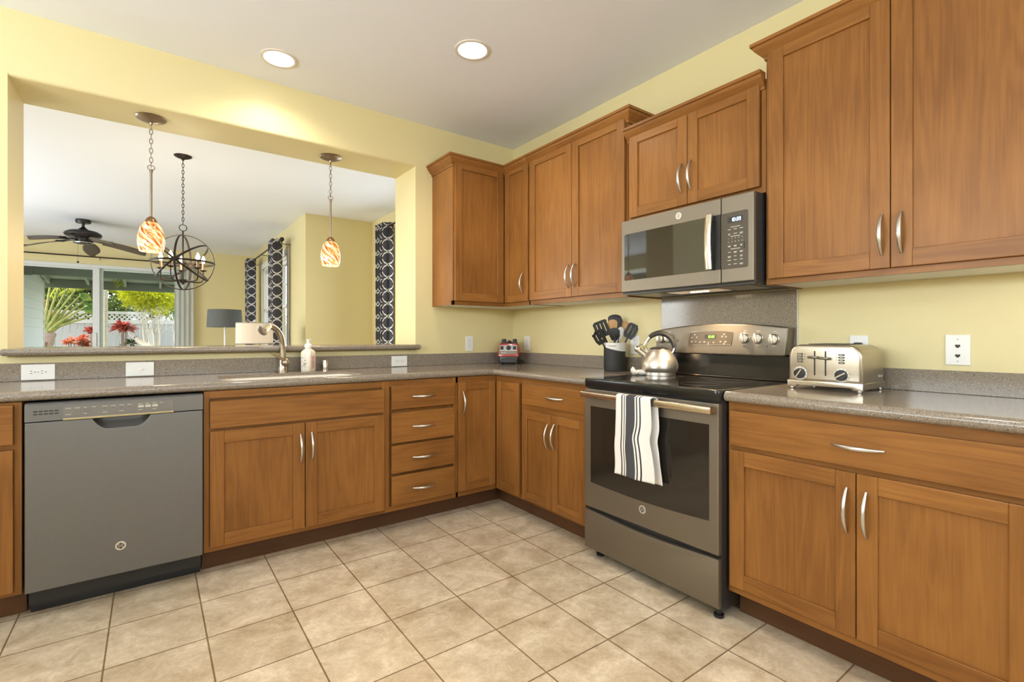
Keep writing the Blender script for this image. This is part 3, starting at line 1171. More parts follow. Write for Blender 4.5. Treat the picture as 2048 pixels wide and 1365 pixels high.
MB().tube([h - d * 0.004, h + d * 0.012, h + d * 0.03, h + d * 0.052, h + d * 0.066, h + d * 0.068], [0.016, 0.021, 0.0235, 0.029, 0.0315, 0.028], 20).build('spray_head', CHROME, f, smooth=60)
MB().tube([(0.024, -0.030, 0.058), (0.012, -0.034, 0.066), (-0.015, -0.045, 0.083), (-0.05, -0.052, 0.105), (-0.074, -0.056, 0.119)], [0.010, 0.0135, 0.010, 0.0065, 0.0055], 12).ball((0.010, -0.026, 0.060), 0.026, 16).build('lever', NICKEL, f, smooth=60)

sp = thing('soap_dispenser', 'clear foaming soap bottle with pink and floral label behind the sink', 'soap bottle', (-1.682, -0.098, ZC), math.radians(35))
SOAPG = mat('clear_soap', (0.86, 0.80, 0.66), 0.12, spec=0.6)
PINK = mat('label_pink', (0.78, 0.50, 0.48), 0.5)
PAPER = mat('label_white', (0.80, 0.76, 0.70), 0.5)
LEAFP = mat('label_print_brown', (0.10, 0.075, 0.06), 0.6)
FLOW = mat('label_print_ochre', (0.45, 0.27, 0.07), 0.6)
mb = MB()
prof = [(0.0335, 0.0), (0.0365, 0.004), (0.0365, 0.112), (0.034, 0.124), (0.026, 0.136), (0.018, 0.142), (0.018, 0.148)]
rings = []
for hw, z in prof:
    rr = hw * (0.55 if z < 0.13 else 0.99)
    rings.append([mb.bm.verts.new((p[0], p[1], z)) for p in rrect(-hw, hw, -hw, hw, rr, 5)])
for a, b in zip(rings, rings[1:]):
    for i in range(len(a)):
        mb.face([a[i], a[(i + 1) % len(a)], b[(i + 1) % len(b)], b[i]])
mb.face(list(reversed(rings[0])))
mb.face(rings[-1])
mb.build('bottle', SOAPG, sp, smooth=50)
mb = MB()
mb.box(-0.0175, 0.0175, -0.0374, -0.0369, 0.016, 0.100)
mb.build('pink_label', PINK, sp, smooth=0)
mb = MB()
mb.box(-0.0373, -0.0368, -0.0175, 0.0175, 0.016, 0.102)
lo = mb.build('floral_label', PAPER, sp, smooth=0)
random.seed(4)
mb = MB()
for k in range(16):
    y, z = random.uniform(-0.015, 0.015), random.uniform(0.02, 0.097)
    q = random.uniform(0.003, 0.007)
    a = random.uniform(0, PI)
    mb.prism([(y + q * math.cos(a + t) * (1 if i % 2 == 0 else 0.45), z + q * math.sin(a + t) * (1 if i % 2 == 0 else 0.45)) for i, t in enumerate([0, PI / 2, PI, 3 * PI / 2])], 0, -0.0378, -0.0372, k % 3 == 0)
mb.build('floral_print', [LEAFP, FLOW], lo, smooth=0)
mb = MB()
for k in range(9):
    z = 0.088 - k * 0.008
    w = random.uniform(0.006, 0.013)
    mb.box(-w, w, -0.0379, -0.0373, z - 0.0011, z + 0.0011)
mb.build('label_print', LEAFP, sp, smooth=0)
mb = MB()
mb.lathe([(0.020, 0.146), (0.0225, 0.150), (0.0225, 0.163), (0.018, 0.170), (0.009, 0.174), (0.009, 0.192), (0.010, 0.193), (0.010, 0.200), (0.0, 0.201)], seg=20)
mb.box(-0.010, 0.027, -0.007, 0.007, 0.192, 0.201, 0.002)
mb.build('pump', PLATE, sp)

ag = MB().lathe([(0.026, 0.0), (0.026, 0.003), (0.0215, 0.005), (0.0215, 0.060), (0.019, 0.066), (0.0, 0.068)], seg=24).build('air_gap_cap', CHROME, loc=(-1.575, -0.083, ZC))
tag(ag, 'small chrome cylinder cap on the worktop right of the soap bottle', 'sink air gap')

# =================================================================== WALL PLATES


def duplex(mb_plate, mb_slots, ox, M):
    """one receptacle face centred at local (ox) along the plate's long axis (x), facing -y"""
    mb_plate.prism(rrect(ox - 0.0165, ox + 0.0165, -0.0145, 0.0145, 0.011, 5), 1, -0.0066, -0.004, 0, M=M)
    for sx in (-0.0005,):
        mb_slots.box(ox + sx - 0.009, ox + sx - 0.001, -0.0070, -0.0064, 0.0045, 0.0068, M=M)
        mb_slots.box(ox + sx - 0.009, ox + sx - 0.001, -0.0070, -0.0064, -0.0068, -0.0045, M=M)
        mb_slots.prism(arc(ox + 0.0085, 0, 0.0024, 0, 330, 9), 1, -0.0070, -0.0064, 0, M=M)


def wall_plate(name, label, cat, loc, face, kind, horiz=False, W=0.070, L=0.118, group=None):
    """face: 'back' (facing -y) or 'right' (facing -x)"""
    t = thing(name, label, cat, loc, 0 if face == 'back' else -PI / 2, group)
    M = Matrix.Identity(4) if horiz else Matrix.Rotation(PI / 2, 4, 'Y')
    pm = MB().box(-L / 2, L / 2, -0.005, -0.0002, -W / 2, W / 2, 0.002, M=M, seg=2)
    sm = MB()
    if kind == 'duplex':
        fm = MB()
        for ox in (-0.0195, 0.0195):
            duplex(fm, sm, ox, M)
        sm.prism(arc(0, 0, 0.002, 0, 330, 8), 1, -0.0057, -0.0048, 0, M=M)
        pm.build('plate', PLATE, t, smooth=0)
        fm.build('receptacle', PLATE, t, smooth=0)
        sm.build('slot_pattern', SLOT, t, smooth=0)
    elif kind == 'switch':
        pm.build('plate', PLATE, t, smooth=0)
        MB().box(-0.012, 0.012, -0.006, -0.004, -0.005, 0.005, 0.0008, M=M).box(0.0, 0.009, -0.014, -0.005, -0.0035, 0.0035, 0.001, M=M).build('toggle', CREAM, t, smooth=0)
        for sx in (-0.029, 0.029):
            MB().box(sx - 0.002, sx + 0.002, -0.0056, -0.0048, -0.001, 0.001, M=M).build('screw', MARK, t, smooth=0)
    elif kind == 'phone':
        pm.build('plate', PLATE, t, smooth=0)
        for ox in (-0.016, 0.021):
            MB().prism([(ox - 0.004, -0.0075), (ox + 0.004, -0.0075), (ox + 0.004, -0.004), (ox + 0.008, -0.004), (ox + 0.008, 0.004), (ox + 0.004, 0.004), (ox + 0.004, 0.0075), (ox - 0.004, 0.0075)], 1, -0.0056, -0.0045, M=M).build('phone_jack', SLOT, t, smooth=0)
        for ox in (-0.0405, 0.0435):
            MB().box(ox - 0.0015, ox + 0.0015, -0.0056, -0.0045, -0.0015, 0.0015, M=M).build('screw', SLOT, t, smooth=0)
    return t


BSY = -0.0212
wall_plate('outlet_plate', 'white sideways outlet in the backsplash above the dishwasher', 'outlet', (-2.927, BSY, 0.961), 'back', 'duplex', True, W=0.076, L=0.122)
wall_plate('switch_plate', 'white sideways toggle switch plate in the backsplash left of the sink', 'light switch', (-2.528, BSY, 0.960), 'back', 'switch', True, W=0.074, L=0.122)
wall_plate('outlet_plate', 'white sideways outlet in the backsplash right of the sink', 'outlet', (-1.039, BSY, 0.959), 'back', 'duplex', True, W=0.074, L=0.120)
wall_plate('outlet_plate', 'white upright outlet on the yellow wall left of the red blender base', 'outlet', (-0.438, -0.0002, 1.080), 'back', 'duplex', False)
wall_plate('outlet_plate', 'white upright outlet on the yellow wall right of the red blender base', 'outlet', (-0.0002, -0.193, 1.080), 'right', 'duplex', False)
wall_plate('outlet_plate', 'white outlet partly hidden behind the kettle spout', 'outlet', (-0.0002, -1.305, 1.084), 'right', 'duplex', False)
wall_plate('outlet_plate', 'white outlet above the toaster with a black plug in it', 'outlet', (-0.0002, -2.529, 1.082), 'right', 'duplex', False)
wall_plate('phone_jack_plate', 'white plate with two phone jacks on the wall right of the toaster', 'phone jack', (-0.0002, -2.853, 1.085), 'right', 'phone', False, W=0.073, L=0.116)
pg = thing('power_cord', 'black toaster plug and cord in the outlet above the toaster', 'cord', (-0.0072, -2.531, 1.099), -PI / 2)
MB().box(-0.014, 0.014, -0.026, 0.0, -0.011, 0.011, 0.003).build('plug', BLACK, pg, smooth=0)
MB().tube([(0, -0.024, 0), (0, -0.036, -0.012), (0.004, -0.034, -0.05), (0.01, -0.030, -0.09), (0.02, -0.034, -0.13), (0.04, -0.040, -0.155), (0.06, -0.045, -0.172)], 0.0032, 8).build('cord', BLACK, pg)

# =================================================================== DISHWASHER
BADGE_R = mat('badge_ring', (0.74, 0.70, 0.64), 0.35, metal=0.6)
BADGE_D = mat('badge_dark', (0.05, 0.045, 0.04), 0.3)


def badge(parent, loc, rz, r, ink=BADGE_D, face=BADGE_R):
    """round emblem: bright rim, disc with script monogram and four swashes; built facing -y"""
    b = MB().lathe([(0.0, 0.0016), (r * 0.70, 0.0016), (r * 0.73, 0.0028), (r, 0.0022), (r, 0.0)], seg=36, M=Matrix.Rotation(PI / 2, 4, 'X')).build('emblem_rim', face, parent, loc=loc, rot=(0, 0, rz))
    MB().lathe([(0.0, 0.0021), (r * 0.71, 0.0021), (r * 0.71, 0.0012)], seg=36, M=Matrix.Rotation(PI / 2, 4, 'X')).build('emblem_disc', ink, b)
    mb = MB().text('GE', r * 0.72, T(0, -0.0025, 0) @ RX90, align='CENTER')
    for k in range(4):
        a0 = k * 90 + 18
        pts = [(math.cos(math.radians(a0 + q)) * r * (0.52 + 0.10 * math.sin(q / 60 * PI)), -0.0024, math.sin(math.radians(a0 + q)) * r * (0.52 + 0.10 * math.sin(q / 60 * PI))) for q in range(0, 61, 10)]
        mb.tube(pts, r * 0.045, 6)
    mb.build('emblem_monogram', face, b, smooth=0)
    return b


dw = thing('dishwasher', 'slate grey built-in dishwasher between the left cabinets and the sink base', 'dishwasher', (-2.584, 0, 0))
x0, x1 = -0.298, 0.298
MB().box(x0 + 0.004, x1 - 0.004, -0.60, -0.03, 0.05, 0.862).build('tub', BLACKM, dw, smooth=0)
yd = -0.658
# door skin with the scooped hand pocket at its top edge
dz0, dz1 = 0.118, 0.793
pc, pw, pd = 0.0045, 0.098, 0.046
edge = []
for i in range(25):
    t = i / 24
    q = abs(2 * t - 1)
    prof = 1 - max(0, (q - 0.45) / 0.55) ** 2.2
    edge.append((pc - pw + 2 * pw * t, dz1 - pd * prof))
edge[0] = (edge[0][0], dz1)
edge[-1] = (edge[-1][0], dz1)
poly = [(x0, dz0), (x1, dz0), (x1, dz1)] + list(reversed(edge)) + [(x0, dz1)]
mb = MB().prism(poly, 1, yd, -0.61, bev=0.004, seg=3)
mb.build('door', SLATE, dw, smooth=0)
mb = MB()
n = len(edge)
mb.grid(lambda u, v: (pc - (pw + 0.0) + 2 * pw * u, yd + 0.004 + 0.034 * math.sin(v * PI / 2), dz1 + 0.002 - (dz1 + 0.004 - (edge[min(24, round(u * 24))][1])) * (1 - v) ** 0.8), 24, 8)
mb.build('hand_pocket', SLATE, dw, smooth=80)
cp = MB().prism([(-0.612, 0.797), (yd, 0.797), (yd, 0.860), (yd + 0.010, 0.868), (-0.612, 0.868)], 0, x0, x1).build('control_strip', SLATE, dw, smooth=0)
CPAN = mat('dishwasher_keypad', (0.20, 0.192, 0.178), 0.35, metal=0.5)
kp = MB().box(-0.186, 0.186, yd - 0.0012, yd, 0.804, 0.851, 0.0005).build('keypad', CPAN, cp, smooth=0)
MB().box(-0.186, 0.186, yd - 0.004, yd, 0.794, 0.8025, 0.001).build('grip_lip', CHROME, cp, smooth=0)
for k in range(5):
    for r_ in range(2):
        xx = -0.273 + k * 0.0155
        MB().box(xx, xx + 0.0125, yd - 0.0006, yd + 0.001, 0.823 + r_ * 0.011, 0.828 + r_ * 0.011).build('vent_slot', SLOT, cp, smooth=0)
KEY = mat('key_pale', (0.50, 0.47, 0.41), 0.4)
for i, xx in enumerate((-0.150, -0.122, -0.094, 0.058, 0.083, 0.108)):
    MB().box(xx, xx + 0.020, yd - 0.0024, yd - 0.001, 0.826, 0.836, 0.0006).build('key', KEY if i > 2 else CPAN, cp, smooth=0)
mb = MB()
random.seed(2)
for i, xx in enumerate((-0.178, -0.150, -0.122, -0.094, -0.062, -0.034, -0.006, 0.022, 0.058, 0.083, 0.108, 0.135)):
    w = random.uniform(0.010, 0.018)
    for z in ((0.842,) if i % 2 else (0.842, 0.817)):
        mb.box(xx, xx + w, yd - 0.0016, yd - 0.001, z - 0.0008, z + 0.0008)
mb.build('key_legend_pattern', MARK, cp, smooth=0)
for xx in (-0.058, -0.030, -0.002, 0.026):
    MB().box(xx, xx + 0.006, yd - 0.0018, yd - 0.001, 0.833, 0.8345).build('indicator', SLOT, cp, smooth=0)
badge(dw, (-0.0015, yd, 0.238), 0, 0.0185)
MB().box(x0 + 0.006, x1 - 0.006, -0.585, -0.57, 0.060, 0.112, 0.002).box(x0 + 0.004, x1 - 0.004, -0.560, -0.545, 0.004, 0.064, 0.002).build('kick_plate', KICK, dw, smooth=0)
MB().box(x0 + 0.002, x1 - 0.002, -0.645, -0.60, 0.8685, 0.8715).build('top_gasket', BLACKM, dw, smooth=0)

# =================================================================== RANGE  (local x along the wall toward the camera, local -y out from the wall)
RY0 = -1.520
rg = thing('electric_range', 'slate electric range with black glass cooktop and back control panel', 'stove', (0, RY0, 0), -PI / 2)
RWD = 0.756
MB().box(0.004, RWD - 0.004, -0.640, -0.02, 0.035, 0.895).build('range_body', mat('range_side', (0.03, 0.03, 0.032), 0.35), rg, smooth=0)
# cooktop: black frame with rounded corners, glass inset
fr = rrect(0.0, RWD, -0.672, -0.018, 0.022, 5)
MB().prism(fr, 2, 0.876, 0.9215, bev=0.005, seg=3).build('cooktop_frame', mat('cooktop_enamel', (0.012, 0.012, 0.012), 0.16), rg, smooth=50)
gl = MB().prism(rrect(0.022, RWD - 0.022, -0.640, -0.095, 0.02, 5), 2, 0.9195, 0.9222).build('cooktop_glass', BGLASS, rg, smooth=0)
RINGC = mat('burner_mark', (0.075, 0.070, 0.066), 0.2)
for bx, by, br in ((0.20, -0.48, 0.105), (0.20, -0.22, 0.075), (0.55, -0.48, 0.085), (0.55, -0.22, 0.100)):
    MB().lathe([(br, 0.0), (br, 0.0004), (br - 0.003, 0.0004), (br - 0.003, 0.0)], (bx, by, 0.9221), 40, cap=False).build('burner_ring', RINGC, gl, smooth=0)
# riser behind the glass and the arched control panel
MB().box(0.004, RWD - 0.004, -0.060, -0.016, 0.9215, 1.043, 0.003).build('back_riser', mat('riser_enamel', (0.014, 0.013, 0.012), 0.2), rg, smooth=0)
MB().tube([(0.01, -0.078, 0.926), (RWD - 0.01, -0.078, 0.926)], 0.006, 8).build('glass_trim', mat('trim_dark', (0.05, 0.045, 0.04), 0.15, metal=0.8), rg)
top = [(t * RWD, 1.170 + 0.0295 * (1 - (2 * t - 1) ** 2) + 0.008 * t) for t in [i / 20 for i in range(21)]]
poly = [(0.010, 1.050), (0.020, 1.041), (RWD - 0.026, 1.041), (RWD - 0.014, 1.050)] + [(min(max(p[0], 0.004), RWD - 0.004), p[1]) for p in reversed(top)]
bgp = MB().prism(poly, 1, -0.086, -0.016, bev=0.008, seg=3).build('control_panel', SLATEW, rg, smooth=40)
yp = -0.0862
pn = MB().prism([(0.222, 1.088), (0.474, 1.093), (0.487, 1.158), (0.43, 1.163), (0.35, 1.165), (0.29, 1.163), (0.236, 1.158)], 1, yp - 0.0015, yp + 0.002).build('keypad', PANEL, bgp, smooth=0)
MB().tube([(0.222, yp - 0.001, 1.088), (0.474, yp - 0.001, 1.093), (0.487, yp - 0.001, 1.158), (0.43, yp - 0.001, 1.1635), (0.35, yp - 0.001, 1.1655), (0.29, yp - 0.001, 1.1635), (0.236, yp - 0.001, 1.158)], 0.0018, 6, closed=True).build('keypad_bezel', STEEL, bgp)
dsp = MB().box(0.326, 0.392, yp - 0.0022, yp - 0.001, 1.124, 1.147).build('clock_display', SLOT, bgp, smooth=0)

SEG = {'0': 'abcdef', '1': 'bc', '3': 'abgcd', '9': 'abcdfg'}


def seven(mb, s, x, z, h, y, slant=0.1):
    """seven-segment digits facing -y, left edge x, base z, height h"""
    w, th = h * 0.50, h * 0.13

    def bar(xa, za, xb, zb):
        f = lambda px, pz: (px + slant * (pz - z), pz)
        if abs(za - zb) < 1e-6:
            q = [(xa, za - th / 2), (xb, za - th / 2), (xb, za + th / 2), (xa, za + th / 2)]
        else:
            q = [(xa - th / 2, za), (xa + th / 2, za), (xa + th / 2, zb), (xa - th / 2, zb)]
        mb.prism([f(*p) for p in q], 1, y - 0.0006, y)
    for ch in s:
        if ch == ':':
            for k in (0.28, 0.66):
                bar(x, z + h * k, x + th, z + h * k)
            x += w * 0.42
            continue
        g = {'a': (x, z + h, x + w, z + h), 'b': (x + w, z + h / 2, x + w, z + h), 'c': (x + w, z, x + w, z + h / 2), 'd': (x, z, x + w, z), 'e': (x, z, x, z + h / 2), 'f': (x, z + h / 2, x, z + h), 'g': (x, z + h / 2, x + w, z + h / 2)}
        for k in SEG[ch]:
            bar(*g[k])
        x += w * 1.62


mb = MB()
seven(mb, '10:39', 0.341, 1.129, 0.0125, yp - 0.0024)
mb.build('clock_digits', mat('green_led', (0.05, 0.3, 0.02), 0.5, emit=(0.45, 1.0, 0.10), estr=2.2), dsp, smooth=0)
mb = MB()
random.seed(9)
for (x, z) in ((0.262, 1.147), (0.245, 1.131), (0.275, 1.133), (0.242, 1.109), (0.268, 1.110), (0.293, 1.107), (0.318, 1.108), (0.345, 1.104), (0.372, 1.106), (0.420, 1.137), (0.443, 1.136), (0.412, 1.110), (0.438, 1.110), (0.432, 1.149), (0.430, 1.099), (0.340, 1.097)):
    w = random.uniform(0.006, 0.012)
    mb.box(x, x + w, yp - 0.0022, yp - 0.0014, z, z + 0.0018)
    mb.box(x, x + w * 0.7, yp - 0.0022, yp - 0.0014, z - 0.004, z - 0.0025)
mb.build('key_legend_pattern', MARK, bgp, smooth=0)
KNOB = mat('knob_metal', (0.62, 0.58, 0.51), 0.28, metal=0.9)
KN = ((0.045, 1.124), (0.101, 1.126), (0.545, 1.128), (0.612, 1.127), (0.688, 1.123))
RXK = Matrix.Rotation(PI / 2, 4, 'X')
mk = MB()
for i, (kx, kz) in enumerate(KN):
    k = MB().lathe([(0.0265, 0.0), (0.0265, 0.004), (0.0235, 0.006), (0.0225, 0.017), (0.0205, 0.019), (0.0, 0.0195)], seg=24, M=RXK)
    k.box(-0.0060, 0.0060, -0.034, -0.017, -0.0225, 0.0250, 0.003, M=Matrix.Rotation(-0.15, 4, 'Y'), seg=2)
    k.build('knob', KNOB, bgp, loc=(kx, yp, kz))
    mk.box(kx - 0.006, kx + 0.010, yp - 0.0006, yp, kz + 0.036, kz + 0.0385).box(kx - 0.010, kx + 0.008, yp - 0.0006, yp, kz - 0.034, kz - 0.0325)
    for a in range(-40, 221, 26):
        q = math.radians(a)
        mk.box(kx + 0.031 * math.cos(q) - 0.001, kx + 0.031 * math.cos(q) + 0.001, yp - 0.0005, yp, kz + 0.031 * math.sin(q) - 0.001, kz + 0.031 * math.sin(q) + 0.001)
mk.build('knob_legend_pattern', MARK, bgp, smooth=0)
for xx in (0.540, 0.655):
    MB().lathe([(0.003, 0.0), (0.003, 0.0008), (0.0, 0.0008)], seg=10, M=RXK).build('indicator_lamp', SLOT, bgp, loc=(xx, yp, 1.089))
MB().box(0.150, 0.160, yp - 0.001, yp, 1.105, 1.120).build('indicator_window', PANEL, bgp, smooth=0)
# oven door
yo = -0.668
od = MB().box(0.004, RWD - 0.006, yo, -0.640, 0.262, 0.868, 0.004, seg=2).build('oven_door', SLATEW, rg, smooth=0)
wz = [(0.049, 0.781), (0.049, 0.392)] + [(0.049 + 0.660 * t, 0.392 - 0.012 * math.sin(PI * t)) for t in [i / 12 for i in range(1, 12)]] + [(0.709, 0.392), (0.709, 0.781)]
MB().prism(wz, 1, yo - 0.0012, yo + 0.002).build('oven_window', OVENGL, od, smooth=0)
hb = MB()
hb.box(0.020, RWD - 0.012, -0.720, -0.703, 0.829, 0.860, 0.006, seg=3)
hb.box(0.026, 0.052, -0.706, yo + 0.001, 0.832, 0.857, 0.003).box(RWD - 0.044, RWD - 0.018, -0.706, yo + 0.001, 0.832, 0.857, 0.003)
hb.build('handle', brushed('handle_steel', (0.60, 0.51, 0.39), 0.26, 0, 0.2), od, smooth=35)
badge(od, (0.376, yo, 0.343), 0, 0.0185)
# storage drawer with a shallow scoop along its top edge
sc = [(0.004 + (RWD - 0.010) * t, 0.247 - 0.016 * math.sin(PI * t) ** 1.5) for t in [i / 24 for i in range(25)]]
MB().prism([(0.004, 0.050), (RWD - 0.006, 0.050)] + list(reversed(sc)), 1, yo, -0.640, bev=0.004, seg=2).build('storage_drawer', SLATEW, rg, smooth=35)
for (x, y) in ((0.05, -0.60), (RWD - 0.03, -0.625), (0.05, -0.08), (RWD - 0.05, -0.08)):
    MB().lathe([(0.020, 0.0), (0.020, 0.012), (0.012, 0.016), (0.012, 0.036)], (x, y, 0.0), 16).build('foot', BLACK, rg)

# towel over the oven handle
TW = stripes_cloth('striped_towel_cloth')
tw = thing('dish_towel', 'white dish towel with charcoal stripes hanging over the oven door handle', 'towel', (0, RY0, 0), -PI / 2)


def towel_side(xa, xb, zlow, front, ph, flare, amp):
    def fn(u, v):
        # v 0 = hem, 1 = over the bar
        L = 0.863 - zlow
        z = zlow + L * v
        fl = (1 - v)
        x = xa + (xb - xa) * u + flare * fl * (u - 0.4) + 0.006 * math.sin(v * 9 + ph) * fl + (0.010 * math.exp(-((v - 0.5) / 0.1) ** 2) * (-1 if u > 0.5 else 0.3))
        y = (-0.727 - 0.004 * fl) if front else -0.701 + 0.006 * fl
        y += amp * math.sin(u * 7.5 + ph + v * 1.2) * (0.25 + 0.75 * fl) - (amp if front else 0)
        return (x, y, z)
    return fn


mb = MB()
f = towel_side(0.275, 0.470, 0.497, True, 0.6, 0.030, 0.006)
g = towel_side(0.288, 0.486, 0.487, False, 1.5, 0.020, 0.004)


def sheet(u, v):
    if v < 0.47:
        return f(u, v / 0.47)
    if v > 0.53:
        return g(u, (1 - v) / 0.47)
    t = (v - 0.47) / 0.06
    a, b = Vector(f(u, 1.0)), Vector(g(u, 1.0))
    p = a.lerp(b, t)
    p.z = 0.863 + 0.007 * math.sin(PI * t)
    return tuple(p)


mb.grid(sheet, 40, 100, uvfn=lambda u, v: (u, v * 2.2))
o = mb.build('towel_cloth', TW, tw, smooth=180)
md = o.modifiers.new('thickness', 'SOLIDIFY')
md.thickness = 0.0022
md.offset = 0

# =================================================================== MICROWAVE
mw = thing('microwave', 'slate over-the-range microwave mounted under the short wall cabinet', 'microwave', (0, RY0 - 0.004, 0), -PI / 2)
mz0, mz1, mxw = 1.378, 1.763, 0.752
MB().box(0.006, mxw - 0.004, -0.382, -0.014, 1.372, 1.765, 0.002).build('casing', mat('microwave_casing', (0.035, 0.034, 0.036), 0.4), mw, smooth=0)
ym = -0.402
sx = 0.599
door = MB().box(0.016, sx - 0.0015, ym, -0.382, mz0, mz1, 0.003, seg=2).build('door', SLATEW, mw, smooth=0)
MB().prism(rrect(0.038, 0.548, 1.440, 1.690, 0.008, 4), 1, ym - 0.001, ym + 0.002).build('door_window', MWGL, door, smooth=0)
ctl = MB().box(sx + 0.0015, mxw - 0.002, ym, -0.382, mz0, mz1, 0.004, seg=2).build('control_side', SLATEW, mw, smooth=0)
pp = MB().prism(rrect(sx + 0.002, 0.725, 1.438, 1.689, 0.010, 4), 1, ym - 0.001, ym + 0.002).build('control_panel', PANEL, ctl, smooth=0)
MB().prism([(0.5485, 1.440), (sx - 0.002, 1.440), (sx - 0.002, 1.690), (0.5485, 1.690)], 1, ym - 0.0009, ym + 0.002).build('handle_recess', BLACK, door, smooth=0)
hb = MB()
pts = [(0.560, ym - 0.030 - 0.008 * math.sin(PI * t), 1.446 + 0.246 * t) for t in [i / 14 for i in range(15)]]
hb.grid(lambda u, v: (0.5385 + 0.031 * u, ym - 0.027 - 0.010 * math.sin(PI * v) - 0.004 * math.sin(PI * u), 1.444 + 0.249 * v), 6, 20)
hb.grid(lambda u, v: (0.5385 + 0.031 * u, ym - 0.017 - 0.010 * math.sin(PI * v), 1.444 + 0.249 * v), 6, 20)
for u in (0, 1):
    hb.grid(lambda w, v: (0.5385 + 0.031 * u, ym - 0.017 - 0.010 * math.sin(PI * v) - 0.010 * w, 1.444 + 0.249 * v), 1, 20)
for z in (1.444, 1.693):
    hb.box(0.5385, 0.5695, ym - 0.027, ym - 0.017, z - 0.0008, z + 0.0008)
for z in (1.456, 1.672):
    hb.box(0.546, 0.562, ym - 0.020, ym + 0.001, z - 0.006, z + 0.010)
hb.build('handle', brushed('microwave_handle_steel', (0.62, 0.55, 0.44), 0.24, 2, 0.2), door, smooth=40)
badge(door, (0.379, ym, 1.727), 0, 0.0165, ink=mat('badge_tone', (0.48, 0.43, 0.34), 0.35, metal=0.7))
dsp = MB().box(0.632, 0.700, ym - 0.0018, ym - 0.0008, 1.642, 1.668).build('clock_display', SLOT, ctl, smooth=0)
mb = MB()
seven(mb, '10:39', 0.648, 1.648, 0.0140, ym - 0.002, 0.05)
mb.build('clock_digits', mat('blue_led', (0.2, 0.3, 0.5), 0.5, emit=(0.55, 0.78, 1.0), estr=3.5), dsp, smooth=0)
mb = MB()
for i, chs in enumerate(('12345', '67890')):
    for j, ch in enumerate(chs):
        mb.text(ch, 0.0085, T(0.636 + j * 0.0158, ym - 0.0014, 1.573 - i * 0.0158) @ RX90, extrude=0.0002)
random.seed(5)
for (zr, n, big) in ((1.623, 1, 1), (1.613, 3, 0), (1.593, 3, 0), (1.5815, 1, 1), (1.540, 3, 0), (1.5255, 1, 1), (1.512, 3, 0), (1.493, 3, 0), (1.476, 3, 0), (1.458, 3, 0)):
    for j in range(n):
        cx = 0.668 if n == 1 else 0.640 + j * 0.0275
        w = 0.022 if n == 1 else random.uniform(0.0055, 0.0085)
        mb.box(cx - w, cx + w, ym - 0.0014, ym - 0.0008, zr - 0.0012, zr + 0.0012)
        if n == 3 and random.random() < 0.6:
            mb.box(cx - w * 0.7, cx + w * 0.7, ym - 0.0014, ym - 0.0008, zr - 0.0052, zr - 0.0032)
mb.build('key_legend_pattern', MARK, ctl, smooth=0)
MB().prism(rrect(0.706, 0.712, 1.520, 1.552, 0.003, 3), 1, ym - 0.0016, ym).build('open_key', SLOT, ctl, smooth=0)
FILT = mat('grease_filter', (0.36, 0.34, 0.31), 0.45, metal=0.8, noise=0.35, nscale=420)
MB().box(0.010, mxw - 0.008, -0.380, -0.03, 1.366, 1.3725).build('bottom_plate', mat('bottom_dark', (0.04, 0.038, 0.036), 0.35), mw, smooth=0)
for a in (0.07, 0.545):
    MB().box(a, a + 0.150, -0.345, -0.13, 1.3635, 1.3662, 0.001).build('grease_filter', FILT, mw, smooth=0)
MB().box(0.235, 0.520, -0.300, -0.17, 1.3645, 1.3662).build('lamp_lens', mat('lamp_lens', (0.25, 0.22, 0.18), 0.15, emit=(1.0, 0.72, 0.42), estr=0.3), mw, smooth=0)
MB().prism(rrect(0.330, 0.430, -0.240, -0.215, 0.01, 4), 2, 1.3632, 1.3648).build('lamp_bulb', mat('lamp_bulb', (1, 0.9, 0.75), 0.3, emit=(1.0, 0.78, 0.50), estr=14.0), mw, smooth=0)
lamp('microwave_lamp', 'SPOT', (-0.225, RY0 - 0.40, 1.355), 28, (1.0, 0.72, 0.42), (0, math.radians(16), 0), radius=0.02, spot=2.5, blend=0.7)

# =================================================================== THINGS ON THE STOVE AND WORKTOPS
# kettle
kt = thing('tea_kettle', 'round brushed steel whistling kettle with black arched handle on the cooktop', 'kettle', (-0.205, -1.640, 0.9226), math.radians(127))
# local +x points toward the spout (left in the picture)
MB().lathe([(0.084, 0.0), (0.089, 0.001), (0.089, 0.018), (0.094, 0.020), (0.1005, 0.034), (0.1025, 0.048), (0.0995, 0.070), (0.090, 0.095), (0.076, 0.117), (0.062, 0.133), (0.054, 0.141), (0.052, 0.143), (0.0, 0.143)], seg=48).build('kettle_body', STEELZ, kt, smooth=40)
MB().lathe([(0.0525, 0.142), (0.0525, 0.1455), (0.045, 0.151), (0.032, 0.155), (0.018, 0.157), (0.0, 0.1575)], seg=36).build('lid', BLACK, kt, smooth=60)
MB().tube([(0.070, 0, 0.104), (0.090, 0, 0.121), (0.112, 0, 0.139)], [0.021, 0.018, 0.0155], 20).build('spout', CHROME, kt)
MB().tube([(0.111, 0, 0.138), (0.116, 0, 0.142), (0.124, 0, 0.149), (0.130, 0, 0.154)], [0.018, 0.0185, 0.017, 0.010], 20).tube([(0.112, 0, 0.155), (0.104, 0, 0.170), (0.090, 0, 0.168)], [0.004, 0.004, 0.003], 8).build('spout_cap', STEEL, kt)
hp = []
for i in range(19):
    a = math.radians(-8 + 190 * i / 18)
    hp.append((-0.004 + 0.087 * math.cos(a), 0, 0.150 + 0.088 * math.sin(a) ** 1.0 if i not in () else 0))
hl = [(0.066, 0, 0.128)] + [(0.080 * math.cos(math.radians(a)) - 0.002, 0, 0.142 + 0.090 * math.sin(math.radians(a))) for a in (10, 30, 50)]
